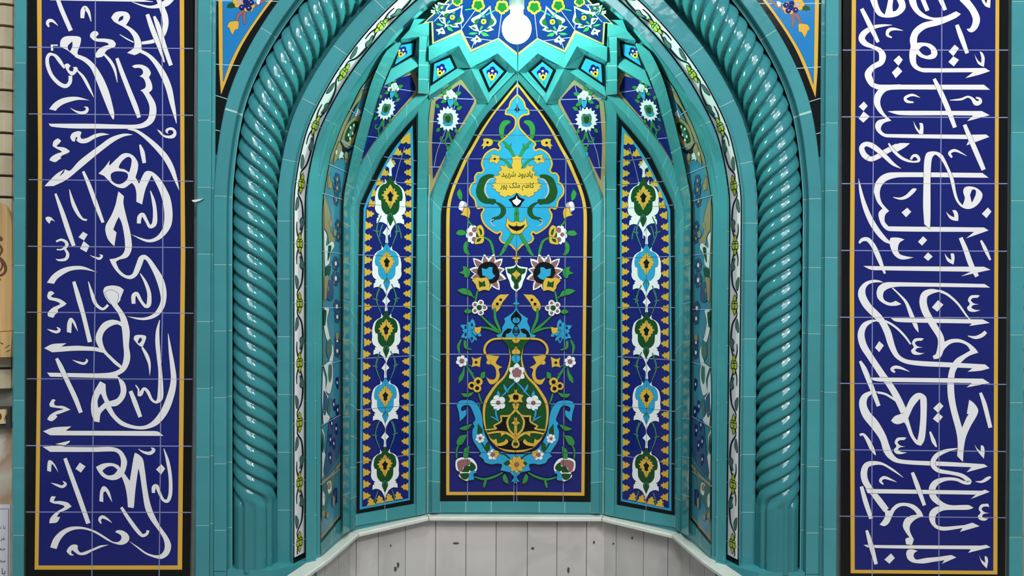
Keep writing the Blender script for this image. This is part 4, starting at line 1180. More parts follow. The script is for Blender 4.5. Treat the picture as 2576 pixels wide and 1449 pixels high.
SK('dark_leaf', "478,815,10 510,865,14 545,905,12", 'D', .4); SK('dark_leaf', "640,905,8 690,920,12 735,955,12", 'D', .4)
five('small_white_flower', 463, 770, 26, 17, OK_, pm=None, cm='P', cr=.5, n=6); 
five('small_white_flower', 576, 920, 30, 20, OK_, pm=None, cm='P', cr=.6, n=5)
GK('small_white_flower', "580,878! 632,890 627,932 597,950! 598,915", 'Y', .6)
for i in range(9): CS.petal('daisy', 797, 1008, 797 + 80*math.cos(1.571+i*.698), 1008 + 80*math.sin(1.571+i*.698), 48, 'Y', .6, OK_)
CS.disc('daisy', 797, 1010, 20, 'P', .5, org=OK_)
SK('vine_stem', "412,1120,12 500,1142,20 600,1117,20 668,1080,10", 'G'); SK('vine_stem', "515,1148,20 503,1190,24 498,1218,10", 'G', .5)
GK('leaf', "688,1090! 668,1120 682,1165 722,1187! 710,1130", 'G')
GK('rose', "238,1020! 245,968 290,945 350,943 397,960 432,1010 432,1060 402,1100 348,1162! 300,1142 268,1110 280,1078 248,1060", 'W', .8)
GK('rose', "256,990 300,965 367,968 362,1012 310,1032 297,1072 268,1060", 'P', .5); GK('rose', "298,1077! 328,1023 372,1028! 360,1077!", 'D', .4); GK('rose', "377,983! 412,1010 422,1045 380,1068 365,1050", 'D', .4); GK('rose', "273,1093! 330,1088 372,1093! 340,1142 300,1137", 'D', .4)
GK('rose', "358,1153! 363,1100 400,1063 434,1083! 402,1095 407,1143", 'T', .6)
SK('vine_stem', "250,952,12 250,880,16 272,820,14", 'G'); GK('leaf', "347,736! 280,748 248,800 260,832 302,820", 'G'); GK('leaf', "367,838! 318,870 312,945 352,948!", 'G'); GK('leaf', "392,638! 350,648 275,680 340,694", 'G')
for y, x in ((277, 1236), (340, 1191), (400, 1160), (462, 1134), (521, 1113), (645, 1109), (769.5, 1109), (891, 1109), (1015, 1108), (1138, 1108)):
    CS.frame('tile_joint', '%g,%g 1300.5,%g' % (x, y, y), .8, 'J', closed=False)
CS.frame('tile_joint', '1177,385 1176.5,700 1176,1262', .8, 'J', closed=False)
cp = SH.map(1300, 1262)
th = thing('vase_panel', 'central pointed-arch navy tile panel painted with a green vase and turquoise medallion', 'tile panel', (cp.x, cp.y, cp.z))
backing(th, SH, BLK, both=True)
TX = Pat(SH, OI, .0006 + .00006 * 22, .00001, 6)
TX.text('inscription', "\uFEAA\uFEF4\uFEEC\uFEB7 \uFEA9\uFEEE\uFE91\uFEA9\uFE8E\uFBFE", 800, 905, 285, 'D', hscale=1.15, weight=.018)
TX.text('inscription', "\uFEAD\uFEEE\uFB58 \uFB8F\uFEE0\uFEE3 \uFEE2\uFEC7\uFE8E\uFB90", 800, 1012, 310, 'D', hscale=1.2, weight=.018)
MEDAL = {'medallion_outline', 'medallion_bud', 'medallion_stem', 'scroll_leaf', 'yellow_leaf_cloud', 'yellow_fork', 'medallion_flower'}
VASE = {'vase_handle', 'vase_ornament', 'star_flower', 'vase_flower'}
med = CS.parts['medallion_ground'].build('medallion', th, both=True)
vas = CS.parts['vase_body'].build('vase', th, both=True)
build_motifs(CS, th, both=True, skip=('medallion_ground', 'vase_body'), parents={**{n: med for n in MEDAL}, **{n: vas for n in VASE}})
q = TX.parts['inscription'].build('inscription', th); q.parent = med
# ------------------------------------------------------------------ turquoise frames on the niche faces
p = Part(); strip(p, SH, ["1077,1289 1079,900 1080,530 1084,490 1103,440 1133,366 1163.6,318 1196,266 1222,250 1262,213 1300,180", "1087,1289 1088,900 1088,532 1092,482 1113,433 1147,376 1173,334 1200,294 1230,252 1266,216 1300,182",
    "1106,1289 1107,900 1108,535 1116,502 1128,465 1156,405 1176,369 1200.5,322 1227,284 1256,252 1300,201", "1108,1289 1109,900 1110,535 1118,502 1130,465 1158,405 1178,369 1202.5,322 1229,284 1258,252 1300,204"], [.001, .017, .008, .0], 15); trim(p)
p = Part(); strip(p, SH, ["1107,1261 1300.5,1261", "1107,1263 1300.5,1263", "1107,1289 1300.5,1289"], [0, .006, .006], 3); trim(p)
p = Part(); strip(p, SH, ["881,1335 881,900 881,530 887,500 904,423 951,348.5 1012,275.6 1048,240 1079,206", "889,1328 890,900 892,530 900,497 926,436 955,380 983,340 1012,304 1044,270 1079,240",
    "895,1322 898,900 903,522 910,499 937,441 963,389 989,353 1018,319.6 1046.7,288 1056,272", "897,1321 900,900 905,523 913,499 939,443 965,391 991,355 1020,321 1047.7,291 1057,276"], [.007, .018, .009, 0], 15); trim(p)
p = Part(); strip(p, SH, ["896,1293 1049,1268", "896,1295 1049,1270", "896,1323 1049,1297"], [0, .006, .006], 2); trim(p)
p = Part(); strip(p, SH, ["861,1344 862,900 863,520 865,490 871,455 889,370 908,297 930,217 950.5,166 974.5,124 1005.5,105", "862.5,1343 863.5,900 864.5,520 866.5,490 872.5,455 890.5,370 909.5,297 931,218 951.5,166.5 975.5,124.5 1006,105.5",
    "879.5,1336 879.5,900 880.5,525 885.5,500 904,421 923.5,342 943.5,266.5 963.5,212 980,172 992,148 1007.5,110", "881,1335 881,900 882,525 887,500 905.5,421 925,342 945,266.5 965,212 981.5,172 993.6,148 1009,110"], [.006, .015, .015, .006], 13); trim(p)
p = Part(); strip(p, SH, ["808,1400 861,1340", "808,1367 861,1303"], [.004, .004], 2); trim(p)
p = Part(); strip(p, SH, ["1046,1297 1047,900 1048,525 1049,400 1050,280 1051,239", "1048,1297 1049,900 1050,525 1051,400 1052,280 1053,239", "1071,1292 1072,900 1074,525 1075.5,400 1076,280 1077,240", "1073,1292 1074,900 1076,525 1077.5,400 1078,280 1079,240"], [0, .010, .010, 0], 9); trim(p)
p = Part(); strip(p, SH, ["1049,236 1050,170 1052,92", "1052,234 1053,170 1055,92", "1076,236 1077,170 1078,92", "1079,238 1079.5,170 1080,92"], [.0, .026, .026, .0], 4); trim(p)

p = Part(); strip(p, SH, ['1073.5,1291 1074.5,900 1076.5,520 1078,440', '1075.2,1291 1076.3,900 1078.2,520 1079.5,440', '1077.2,1289 1078.3,900 1080,520 1081,440'], [.004, .008, .004], 3, mat='joint_gleam'); trim(p)  # corner joint bead, with the gleam along it put into its colour

# ------------------------------------------------------------------ zigzag tiers above (corbelled tile faces, soffits and sills)
ON = (860, 60, 3.2934); OO = (1060, 0, 5.152)
def relief(part, org, faces, lim=24):
    for s, tint in faces:
        v3 = [[float(a) for a in t.split(',')] for t in s.split()]
        v = [(org[0] + a[0]/org[2], org[1] + a[1]/org[2]) for a in v3]
        P3 = [SH.map(a[0], a[1], q[2] / 1000.0) for a, q in zip(v, v3)]
        tr = tessellate_polygon([[Vector((a[0], a[1], 0)) for a in v]])
        part.add(P3, [tuple(t) for t in tr], 'turquoise_glaze', tint)
H0, H1, H2 = 5, 36, 24
p = Part()
relief(p, OO, [
    ("95,600,%d 140,580,%d 500,427,%d 485,590,%d 95,785,%d" % ((H1-4,)*3 + (H1,)*2), 0), ("500,427,%d 635,688,%d 640,880,%d 485,590,%d" % ((H1-4,)*2 + (H1,)*2), .03),
    ("635,688,%d 990,511,%d 990,690,%d 640,880,%d" % ((H1-4,)*2 + (H1,)*2), -.02), ("990,511,%d 1240,717,%d 1243,930,%d 990,690,%d" % ((H1-4,)*2 + (H1,)*2), .02),
    ("95,785,%d 485,590,%d 385,703,%d 120,830,%d" % (H1, H1, H0, H0), 0), ("485,590,%d 640,880,%d 545,893,%d 462,883,%d 385,703,%d" % (H1, H1, H0, H0, H0), 0),
    ("640,880,%d 990,690,%d 940,763,%d 748,893,%d" % (H1, H1, H0, H0), 0), ("990,690,%d 1243,930,%d 1130,945,%d 1112,925,%d 940,763,%d" % (H1, H1, H0, H0, H0), 0),
    ("466,885,%d 545,893,%d 640,882,%d 560,934,%d 96,1240,%d 118,1117,%d" % (H0, H0, H2+6, H2, H2, H0), .02),
    ("640,882,%d 748,893,%d 744,905,%d 874,1202,%d 870,1335,%d" % (H2+6, H0, H0, H0, H2), 0), ("874,1202,%d 1112,927,%d 1130,945,%d 1200,958,%d 918,1252,%d 870,1335,%d" % (H0, H0, H0, H2, H2, H2), .03), ("1130,945,%d 1243,930,%d 1200,958,%d" % (H0, H2+6, H2), 0),
    ("96,1240,%d 560,934,%d 518,1028,%d 105,1295,%d" % (H2, H2, 2, 2), 0), ("560,934,%d 640,882,%d 870,1335,%d 742,1362,%d 705,1290,%d 518,1028,%d" % (H2, H2+6, H2, 2, 2, 2), -.02)])
relief(p, ON, [
    ("488,128,16 640,106,26 722,100,26 722,-40,26 600,-40,22 560,50,18", 0), ("488,128,16 640,106,26 612,135,3 490,163,3", -.02),
    ("640,106,26 722,100,30 722,300,22 690,285,22 620,265,6 603,262,3 614,137,3", -.02),
    ("603,262,3 620,265,6 690,285,22 722,300,22 350,513,16 408,374,3", .05), ("722,300,22 722,470,3 595,390,2 350,515,3 350,513,16", -.02)])
trim(p)

# ------------------------------------------------------------------ painted panels between the ribs
SIDES = ((-1, 'left'), (1, 'right'))
def build_sides(S, name, label, cat, at, group, outline=None, both=False, mat='black_glaze'):
    made = []
    for sd, word in SIDES:
        p0 = SH.map(*at); x = p0.x if sd < 0 else 2*X0 - p0.x
        th = thing(name, label % word, cat, (x, p0.y, p0.z), group)
        if outline: backing(th, SH, outline, side=sd, mat=mat)
        build_motifs(S, th, sd)
        made.append(th)
    return made

# narrow arched panels on the two side faces
OM, OL = (880, 280, 3.45), (880, 880, 3.2932)
S = Pat(SH, (0, 0, 1), .0006, .00005, 6)
NB = "1047,291.6! 1019,320.6 990,354 964,390 938,442 912,500 904,516! 901,700! 897,900! 896,1293! 1041,1267! 1042.5,900! 1046,700! 1047.5,525! 1049,420!"
S.poly('tile_border', NB, 'K')
S.poly('blue_line', "1038,315! 1016,342 993,372 972,405 950,448 926,495 915,525! 911,700! 907.5,900! 905,1282! 1031,1258! 1034,900! 1038,700! 1040,525! 1040.5,420!", 'T', .5)
S.poly('navy_field', "1032,331! 1020,345 1000,373 980,407 958,450 934,496 921,526! 915.5,700! 912.5,900! 911,1275! 1027,1253.5! 1030,900! 1034,700! 1035.5,525! 1034,420!", 'N', .3)
for a in ("965.5,394.5 1048.5,404.5", "930,453 1047,463", "904,512 1047,523", "900,641 1046,647", "899,770 1044,771", "898,902.5 1043,894.5", "897,1031.5 1041,1018.5", "896,1164 1041,1142"):
    S.frame('tile_joint', a, 1.8, 'j', closed=False)
S.frame('tile_joint', "1018,370 1000,430 985,500 975,560 973,700 970,950 968,1284", 1.6, 'j', closed=False)
def bud(x, y, dx, sc=1.0, rot=0.0, mat='Y'):
    pts_ = [(-2, -40, 1), (14, -30, 0), (28, -17, 1), (40, -30, 0), (46, -14, 1), (62, -10, 0), (64, 6, 0), (48, 12, 1), (44, 28, 0), (30, 22, 1), (14, 32, 0), (-2, 40, 1)]
    c, s_ = math.cos(rot), math.sin(rot); l = []
    for a, b, k in pts_:
        a, b = a*dx*sc/3.3, b*sc/3.3
        l.append(([x + a*c - b*s_, y + a*s_ + b*c], bool(k)))
    S.fill('edge_flower', catmull(l, True, 2.5), mat, .6)
LM = [(130, 1395), (130, 1290), (130, 1190), (131, 1092), (137, 990), (148, 890)]
LEFT = [(880+x/3.45, 280+y/3.45, 0) for x, y in LM] + [(880+x/3.45, 280+y/3.45, r) for x, y, r in ((170, 795, .25), (196, 705, .3), (238, 610, .35), (285, 525, .4), (340, 432, .45), (398, 345, .5))]
LEFT += [(917.5 - .2*i, 713.5 + 29.5*i, 0) for i in range(6)] + [(880+112/3.293, 880+y/3.293, 0) for y in (35, 135, 235, 332, 427, 525, 622, 720, 820, 915, 1015, 1112, 1208)]
for x, y, r in LEFT: bud(x, y, 1, .92, r)
RIGHT_ = [(880+x/3.45, 280+y/3.45) for x, y in ((528, 1383), (529, 1285), (530, 1190), (532, 1092), (532, 993), (532, 893), (533, 803), (533, 705), (533, 615), (532, 530), (530, 437), (526, 350))]
RIGHT_ += [(1032.4 - .3*i, 710 + 28.5*i) for i in range(6)] + [(880+x/3.293, 880+y/3.293) for x, y in ((492, 5), (491, 95), (490, 190), (489, 285), (488, 383), (487, 477), (486, 572), (486, 662), (485, 757), (485, 850), (484, 945), (484, 1042), (483, 1135))]
for x, y in RIGHT_: bud(x, y, -1, .88)
for x, y in ((178, 1286), (252, 1268), (330, 1252), (404, 1236)): bud(880+x/3.293, 880+y/3.293, 1, .95, -1.571-.15)
S.poly('edge_flower', "1032.2,331! 1010,350 1008,360! 1016,361 1022,357 1026,362 1033,361!", 'Y', .5)
def medallion(cx, cy, col, slope=-.082, sc=1.0):
    """one drop-shaped medallion, traced on its left half and mirrored about the panel's own axis"""
    def both_(name, s, mat, ol):
        pts_ = parse(s); tot = []
        half = [((cx + (p[0]-293)*sc/3.293, cy + (p[1]-955)*sc/3.293), c) for p, c in pts_]
        for sgn in (1, -1):
            ll = [([(cx + (q[0]-cx)*sgn), q[1] + (0 if sgn > 0 else slope*(2*(cx-q[0])))], c) for q, c in half]
            S.fill(name, catmull(ll, True), mat, ol)
    def both_st(name, s, mat, ol):
        for sgn in (1, -1):
            ll = []
            for p, c in parse(s):
                x = (p[0]-293)*sc/3.293; y = (p[1]-955)*sc/3.293
                ll.append(([cx + x*sgn, cy + y + (0 if sgn > 0 else slope*(-2*x)), p[2]*sc/3.293], c))
            l = catmull(ll, False)
            S.ribbon(name, l, [q[2]+.9 for q in l], 'I')
            S.ribbon(name, l, [q[2] for q in l], mat)
    S.axis = None
    both_st('green_vine', "236,1165,7 218,1215,9 210,1262,7", 'V', .2)
    if cy > 600: both_st('green_vine', "250,585,7 222,650,9 214,710,10 228,760,9 250,815,6", 'V', .2)
    if cy > 600: both_st('green_vine', "228,712,12 200,705,10 184,700,5", 'V', .2)
    S.axis = cx
    both_('white_scroll', "294,672! 284,690 268,712 260,724! 282,742 284,775 282,800 294,805!", 'W', .4)
    both_('white_scroll', "294,800! 268,840 252,820! 250,852 222,868 195,895 182,935 178,975 180,1010 177,1045 190,1075 213,1092! 200,1100 206,1112! 192,1120 189,1157! 215,1148 240,1152 264,1167! 288,1215 291,1262 294,1262!", 'W', .6)
    both_('medallion', "294,796! 272,832 262,858 238,866 214,890 203,925 201,955 208,980! 224,985 226,1020 230,1050 246,1076 262,1090! 274,1092 268,1118 282,1155 294,1182!", col, .5)
    both_st('green_vine', "290,1080,5 272,1120,7", 'V', 0)
    both_('yellow_heart', "294,862! 281,880 276,896! 257,892! 262,912 240,914! 248,930 226,946! 245,958 238,976! 257,976 254,997! 268,1000 280,1028 294,1052!", 'Y', .5)
    both_('yellow_heart', "294,912! 283,932 268,944! 280,965 279,985 294,992!", 'K', .3)
    S.axis = None
for cx, cy, col, sl, sc in ((982, 494, 'D', .05, 1.10), (973, 660, 'T', .02, 1.05), (971.5, 830, 'D', -.03, 1.02), (969.5, 997, 'T', -.06, 1.0), (968.5, 1171, 'D', -.085, 1.0)):
    medallion(cx, cy, col, sl, sc)
for a in ("965.5,394.5 1048.5,404.5", "930,453 1047,463", "904,512 1047,523", "900,641 1046,647", "899,770 1044,771", "898,902.5 1043,894.5", "897,1031.5 1041,1018.5", "896,1164 1041,1142", "1018,370 1000,430 985,500 975,560 973,700 970,950 968,1284"):
    S.frame('tile_joint', a, .7, 'J', closed=False)
build_sides(S, 'medallion_panel', 'narrow pointed-arch tile panel of drop medallions, %s of the central vase panel', 'tile panel', (968, 1290), 'narrow medallion panels', NB)

# kite-shaped flower panels hanging between the ribs
def flower_panel(S, ax, ay, ux, uy, vx, vy):
    """bouquet; u = local right, v = local down, both in pixels per unit"""
    def m(x, y): return (ax + ux*x + vx*y, ay + uy*x + vy*y)
    def pl(n, pts_, mat, ol=.7, cor=False): S.fill(n, catmull([(list(m(a, b)), cor) for a, b in pts_], True), mat, ol)
    def leaf(x, y, a, L, wd, mat='G'):
        c, s_ = math.cos(a), math.sin(a)
        pl('leaf', [(x + c*t*L - s_*h*wd, y + s_*t*L + c*h*wd) for t, h in ((0, 0), (.3, .5), (.65, .45), (1, 0), (.65, -.45), (.3, -.5))], mat, .5)
    for sgn in (-1, 1):
        l = catmull([([*m(sgn*a, b), w_], False) for a, b, w_ in ((6, 95, 3), (10, 140, 3), (45, 170, 3.4), (66, 160, 3.2), (64, 138, 3), (50, 140, 2))], False)
        S.ribbon('vine_stem', l, [q[2] for q in l], 'G')
        l = catmull([([*m(sgn*a, b), w_], False) for a, b, w_ in ((4, 90, 3), (20, 150, 3), (26, 185, 3), (6, 215, 3))], False)
        S.ribbon('vine_stem', l, [q[2] for q in l], 'G')
    for a, b, an, L in ((-75, -85, -2.4, 40), (75, -70, -.5, 52), (-70, 70, 2.4, 42), (62, 72, 1.2, 44)): leaf(a, b, an, L, 26)
    leaf(0, 205, 1.57, 45, 34, 'G'); leaf(-4, 245, 1.57, 50, 40, 'T'); leaf(-4, 245, .9, 34, 16, 'T'); leaf(-4, 245, 2.2, 34, 16, 'T')
    l = []
    for i in range(32):
        a = 2*math.pi*i/32; r = 98 if i % 2 == 0 else 76
        l.append(m(r*math.cos(a), r*math.sin(a)))
    S.fill('white_daisy', l, 'W', .7)
    pl('white_daisy', [(0, -38), (28, -42), (42, -14), (34, 24), (0, 48), (-34, 24), (-42, -14), (-28, -42)], 'S', .6)
    pl('white_daisy', [(0, -22), (20, -18), (18, 12), (0, 28), (-18, 12), (-20, -18)], 'D', .4)
    pl('white_daisy', [(-44, 22), (0, 34), (40, 22), (30, 46), (0, 52), (-30, 46)], 'T', .4)
    for a, b, an, L in ((10, -215, -1.4, 62), (-5, -190, 3.6, 52), (62, -185, -.3, 58), (-5, -150, 2.7, 60), (45, -135, .6, 60)): leaf(a, b, an, L, 30)
    for a, b, r in ((20, -170, 22), (45, -185, 22), (8, -196, 20), (-18, -165, 20), (30, -205, 18), (52, -155, 20), (68, -170, 16)):
        S.fill('white_blossom', [m(a + r*math.cos(i*.628), b + r*math.sin(i*.628)) for i in range(10)], 'W', .5)
    for a, b in ((-2, -160), (56, -152)):
        S.fill('white_blossom', [m(a + 13*math.cos(i*.628), b + 12*math.sin(i*.628)) for i in range(10)], 'S', .4)
    pl('blue_bud', [(0, -150), (25, -142), (50, -148), (45, -112), (22, -86), (4, -112)], 'T', .6)
S = Pat(SH, (0, 0, 1), .0022, .0002, 4)
FO = "1159,199! 1196.5,245 1195.5,267 1163.6,318 1133.3,366.7 1103,439.5 1079.3,497! 1077.5,464 1078.5,312 1084.5,254.5!"
S.poly('ochre_border', FO, 'O', .6)
S.poly('navy_field', "1157.5,212! 1191,249.5 1185,269 1157.5,318 1124,382 1089.5,451! 1087.5,363 1090.5,312 1096.5,254.5!", 'N', .6)
for a in ("1090,246 1191,249.5", "1079,305 1172,311", "1079,359 1137,361", "1078,420 1110,420"): S.frame('tile_joint', a, 1.8, 'j', closed=False)
S.frame('tile_joint', "1157,212 1140,280 1120,330 1100,380 1092,420", 1.2, 'j', closed=False)
flower_panel(S, 1127, 299, .295, 0, .005, .33)
build_sides(S, 'bouquet_panel', 'kite-shaped navy panel with white daisy, ochre border, directly beside the vase panel on its %s', 'tile panel', (1084, 480), 'bouquet panels between the ribs')
S = Pat(SH, (0, 0, 1), .0022, .0002, 4)
FO2 = "1039.5,180! 1046.5,182 1052,230 1012,275.6 951,348.5 904,423! 908,403 944,300 965,218!"
S.poly('ochre_border', FO2, 'O', .6)
S.poly('navy_field', "1033.5,189! 1039,202 1043.5,228 992,290 948,346 910,403! 923,351 942,291 965,218 1000,198!", 'N', .6)
for a in ("965,218 1048,231", "944,281 996,291", "925,343 950,346", "908,401 917,405"): S.frame('tile_joint', a, 1.6, 'j', closed=False)
flower_panel(S, 971.5, 274, .235, .02, -.075, .30)
build_sides(S, 'bouquet_panel', 'slanted navy daisy panel above the narrow panel, at the %s edge of the vault', 'tile panel', (910, 410), 'bouquet panels between the ribs')

# small kites of the zigzag tier
def kite(outer, inner, org, fx, fy, ang, sc):
    S = Pat(SH, (0, 0, 1), .0062, .00005, 6)
    S.poly('black_border', outer, 'K', org=org); S.poly('sky_field', inner, 'T', .5, org=org)
    c, s_ = math.cos(ang), math.sin(ang)
    def m(x, y): return (fx + (x*c - y*s_)*sc, fy + (x*s_ + y*c)*sc)
    def dsc(n, x, y, r, mat, ol=.4, ry=None): S.fill(n, [m(x + r*math.cos(i*.524), y + (ry or r)*math.sin(i*.524)) for i in range(12)], mat, ol)
    for x, y, r in ((-9, -6, 8), (9, -6, 8), (0, -15, 8), (0, -6, 9)): dsc('navy_petals', x, y, r, 'N')
    S.fill('yellow_bud', catmull([(list(m(a, b)), cr) for a, b, cr in ((0, -3, 1), (5, 2, 0), (12, 0, 1), (10, 9, 0), (0, 19, 0), (-10, 9, 0), (-12, 0, 1), (-5, 2, 0))], True), 'Y', .6)
    dsc('yellow_bud', 0, 8, 3.4, 'K', 0, 4.2)
    for x, y, r in ((-10, -2, 3.2), (10, -2, 3.2), (0, -10, 3.6)): dsc('white_dot', x, y, r, 'W', .3)
    l = [m(-1, 19), m(-4, 25), m(-1, 31), m(1, 24)]; S.fill('stem', l, 'G', .3)
    return S
S = kite("385,703! 466,885! 118,1117! 122,1060 133,822!", "366,748! 428,880! 150,1062! 168,826!", OO, 1108.5, 178, .35, .78)
build_sides(S, 'kite_tile', 'sky-blue kite tile beside the vertical rib, second from the middle, on the %s', 'kite tile', (1085, 214), 'kite tiles of the zigzag tier')
S = kite("940,763! 1112,926! 874,1202! 744,905!", "925,800! 1068,926! 885,1142! 788,906!", OO, 1238, 187, .08, .85)
build_sides(S, 'kite_tile', 'sky-blue kite tile above the vase panel apex, just %s of the middle', 'kite tile', (1230, 230), 'kite tiles of the zigzag tier')
S = kite("617,137! 603,262! 408,374! 430,330 490,163!", "597,158! 582,250! 440,337! 490,178!", ON, 1011, 132, .5, .72)
build_sides(S, 'kite_tile', 'small sky-blue kite tile outside the vertical rib, nearest the %s side of the arch', 'kite tile', (990, 165), 'kite tiles of the zigzag tier')

# star of painted petals under the crown of the vault
S = Pat(SH, (0, 0, 1), .0335, .0003, 5)
S.surf = SH
STO = "1062,61.5! 1092,32 1122,4 1160,-38 1220,-85 1300.7,-112! 1300.7,139! 1252.2,98.5! 1183.3,132.2! 1157,82.6! 1087.2,111.6! 1085,56!"
S.poly('ochre_border', STO, 'O', .5)
S.poly('azure_field', "1072,55! 1097,33 1126,6 1163,-34 1222,-81 1300.7,-107! 1300.7,132! 1254.1,94.5! 1186.2,124! 1161,73! 1092,105.5! 1090,53!", 'Z', .4)
for a in ("1161,73 1155,0", "1161,73 1200,20", "1254,94 1266,0", "1170,93 1245,103", "1092,54 1140,5", "1187,122 1193,105"): S.frame('tile_joint', a, 1.3, 'j', closed=False)
def lotus(pts_scale, cx, cy, ang, sc):
    c, s_ = math.cos(ang), math.sin(ang)
    def T(s):
        out = []
        for p, cr in parse(s):
            x, y = (p[0]-790)/5.152*sc, (p[1]-300)/5.152*sc
            out.append(([cx + x*c - y*s_, cy + x*s_ + y*c], cr))
        return catmull(out, True)
    S.fill('white_lotus', T("893,75! 912,170 972,270 945,330 900,350 938,385! 850,410 800,400 745,455! 740,405 690,398 612,340! 655,335 690,310 648,270 655,240 780,170"), 'W', .5)
    S.fill('white_lotus', T("882,110! 903,230 893,322 820,384 752,402! 722,325 742,255 808,192"), 'Z', .4)
    S.fill('white_lotus', T("690,265! 745,240 720,320 690,312"), 'D', .2); S.fill('white_lotus', T("905,230! 945,275 925,320 870,340!"), 'D', .2)
    S.fill('white_lotus', T("650,345! 690,352 705,385 660,370"), 'D', .2); S.fill('white_lotus', T("820,380! 870,362 895,372 850,395"), 'D', .2)
    S.fill('lime_flower', T("808,245 832,252 842,275 832,305 803,314 780,303 772,275 786,252"), 'M', .5); S.fill('lime_flower', T("800,262 815,275 810,295 795,290"), 'D', .2)
    S.fill('green_leaf', T("780,335! 800,345 770,390! 755,380"), 'G', .3); S.fill('green_leaf', T("790,225! 770,205! 800,215 815,195! 825,222"), 'G', .3)
    S.fill('white_bud', T("715,455! 780,520 760,545 720,545 692,582! 685,540 640,522 690,490"), 'W', .5); S.fill('white_bud', T("705,500! 730,490 735,515 710,520"), 'D', .2)
    S.fill('green_leaf', T("610,440! 650,420 730,425! 680,450"), 'G', .3); S.fill('green_leaf', T("775,420! 830,425 880,465! 800,465"), 'G', .3)
lotus(1, 1213.3, 58.2, 0, 1.0)
lotus(1, 1134, 46, .32, .92)
lotus(1, 1109, 19, .75, .5)
for x, y, r in ((1203, 13, 17), (1263, 18, 18), (1150, 2, 14), (1235, -20, 15), (1290, -25, 14), (1195, -32, 13)):
    S.rosette('ringed_flower', x, y, r, 5, 'M', .5, .8, .3); S.rosette('ringed_flower', x, y, r*.68, 5, 'D', .3, .78, .3)
S.stroke('green_leaf', "1170,25,3 1188,22,3", 'G'); S.stroke('green_leaf', "1207,30,3 1215,42,3", 'G'); S.stroke('green_leaf', "1222,38,3 1247,25,3", 'G')
c0 = SH.map(1300, 100)
th = thing('star_tile_panel', 'zigzag-edged star of azure petal tiles around the bulb under the crown of the vault', 'tile panel', (c0.x, c0.y, c0.z))
backing(th, SH, STO, both=True)
build_motifs(S, th, both=True)

# tall oblique painted panels inside the jambs
OP, OQ = (720, 380, 2.685), (720, 880, 2.5466)
S = Pat(SH, (0, 0, 1), .0008, .00012, 6)
OB = "812,900! 811,640 811,520 817,475 826.5,418 839,379 851,340 873,291 907,222 932,189 964,146! 956,168 931.6,227 912,296 897,354 875,437 862,490 859.5,640 858.5,900! 857,1302! 806,1365! 808,1100!"
S.poly('black_border', OB, 'K')
S.poly('yellow_line', "813.5,900! 813,640 813,520 819,475 828.5,419 841,380 853,341 875,292 909,223 934,190 960,156! 954,168 930,227 910.4,296 895.3,354 873.3,437 860.3,490 858,640 857,900! 855.5,1298! 808,1356! 809.8,1100!", 'O', .2)
S.poly('blue_field', "815.5,900! 815.2,640 815.4,520 821.4,476 831,420 843.5,381 855.5,342 877.5,293 911,225 936,193 954,172! 951.5,170 928,227 908.5,296 893.3,354 871.5,437 858.8,490 856.8,640 855.8,900! 854,1293! 810,1347! 811.8,1100!", 'B', .2)
import random as _r
_r.seed(21)
def spot(n, x, y, rx, ry, mat, ol=.4, k=7):
    S.fill(n, [(x + rx*math.cos(i*2*math.pi/k)*(1+.25*((i*7) % 3-1)), y + ry*math.sin(i*2*math.pi/k)*(1+.2*((i*5) % 3-1))) for i in range(k)], mat, ol)
GP = lambda n, s, m, ol=.6: S.poly(n, s, m, ol, 'I', OP)
GQ = lambda n, s, m, ol=.6: S.poly(n, s, m, ol, 'I', OQ)
# upper curved part (traced in the vault view)
OU = (780, 100, 2.045)
GU = lambda n, s, m, ol=.7: S.poly(n, s, m, ol, 'I', OU)
GU('ochre_scroll', "272,252! 262,300 232,352 205,395 180,450 160,500 140,560 118,610 100,650! 108,600 130,540 150,485 172,430 195,385 232,320", 'O')
GU('ochre_scroll', "258,310! 240,345 215,390 190,440 205,400 225,350", 'I', 0); GU('white_scroll', "246,352! 262,372 250,388 232,396 240,372", 'W')
GU('ochre_scroll', "222,400! 262,396 258,440 245,490 222,530 190,556! 165,548 160,525 172,480 190,435", 'O', 1.0)
GU('dark_scroll', "228,418! 246,425 238,465 218,500 195,525! 180,515 185,480 205,440", 'D', .8); GU('dark_scroll', "222,440! 232,450 222,480 205,500 198,480", 'S', .3)
for a, b in ((208, 452), (226, 440), (198, 490), (220, 482), (206, 508)): S.disc('white_spot', a, b, 4.5, 'W', .4, 8, org=OU)
GU('dark_scroll', "158,520! 190,560 230,545! 195,580 170,575 148,545", 'I', 0)
GU('ochre_scroll', "150,520! 165,560 150,600 120,640! 128,590", 'O', .8); GU('white_scroll', "160,570! 172,585 168,600 175,612! 158,606 148,618! 150,595", 'W', .6)
GU('white_spot', "135,565! 142,575 136,592 130,580", 'W', .4)
GU('ochre_flower', "286,252! 296,262 290,282 280,288 278,268", 'O', .8); GU('ochre_flower', "190,590! 200,600 192,630 182,638 180,612", 'O', .8)
for a, b, c_ in ((100, 725, 'E'), (112, 745, 'E'), (140, 715, 'E'), (132, 735, 'N'), (150, 740, 'N'), (128, 765, 'E'), (152, 770, 'E'), (140, 800, 'N')):
    S.disc('blue_flower', a, b, 6, c_, .5, 15, org=OU)
S.disc('blue_flower', 140, 760, 5, 'W', .3, 11, org=OU); GU('ochre_scroll', "96,690! 106,720 104,760 92,760", 'O', .6)
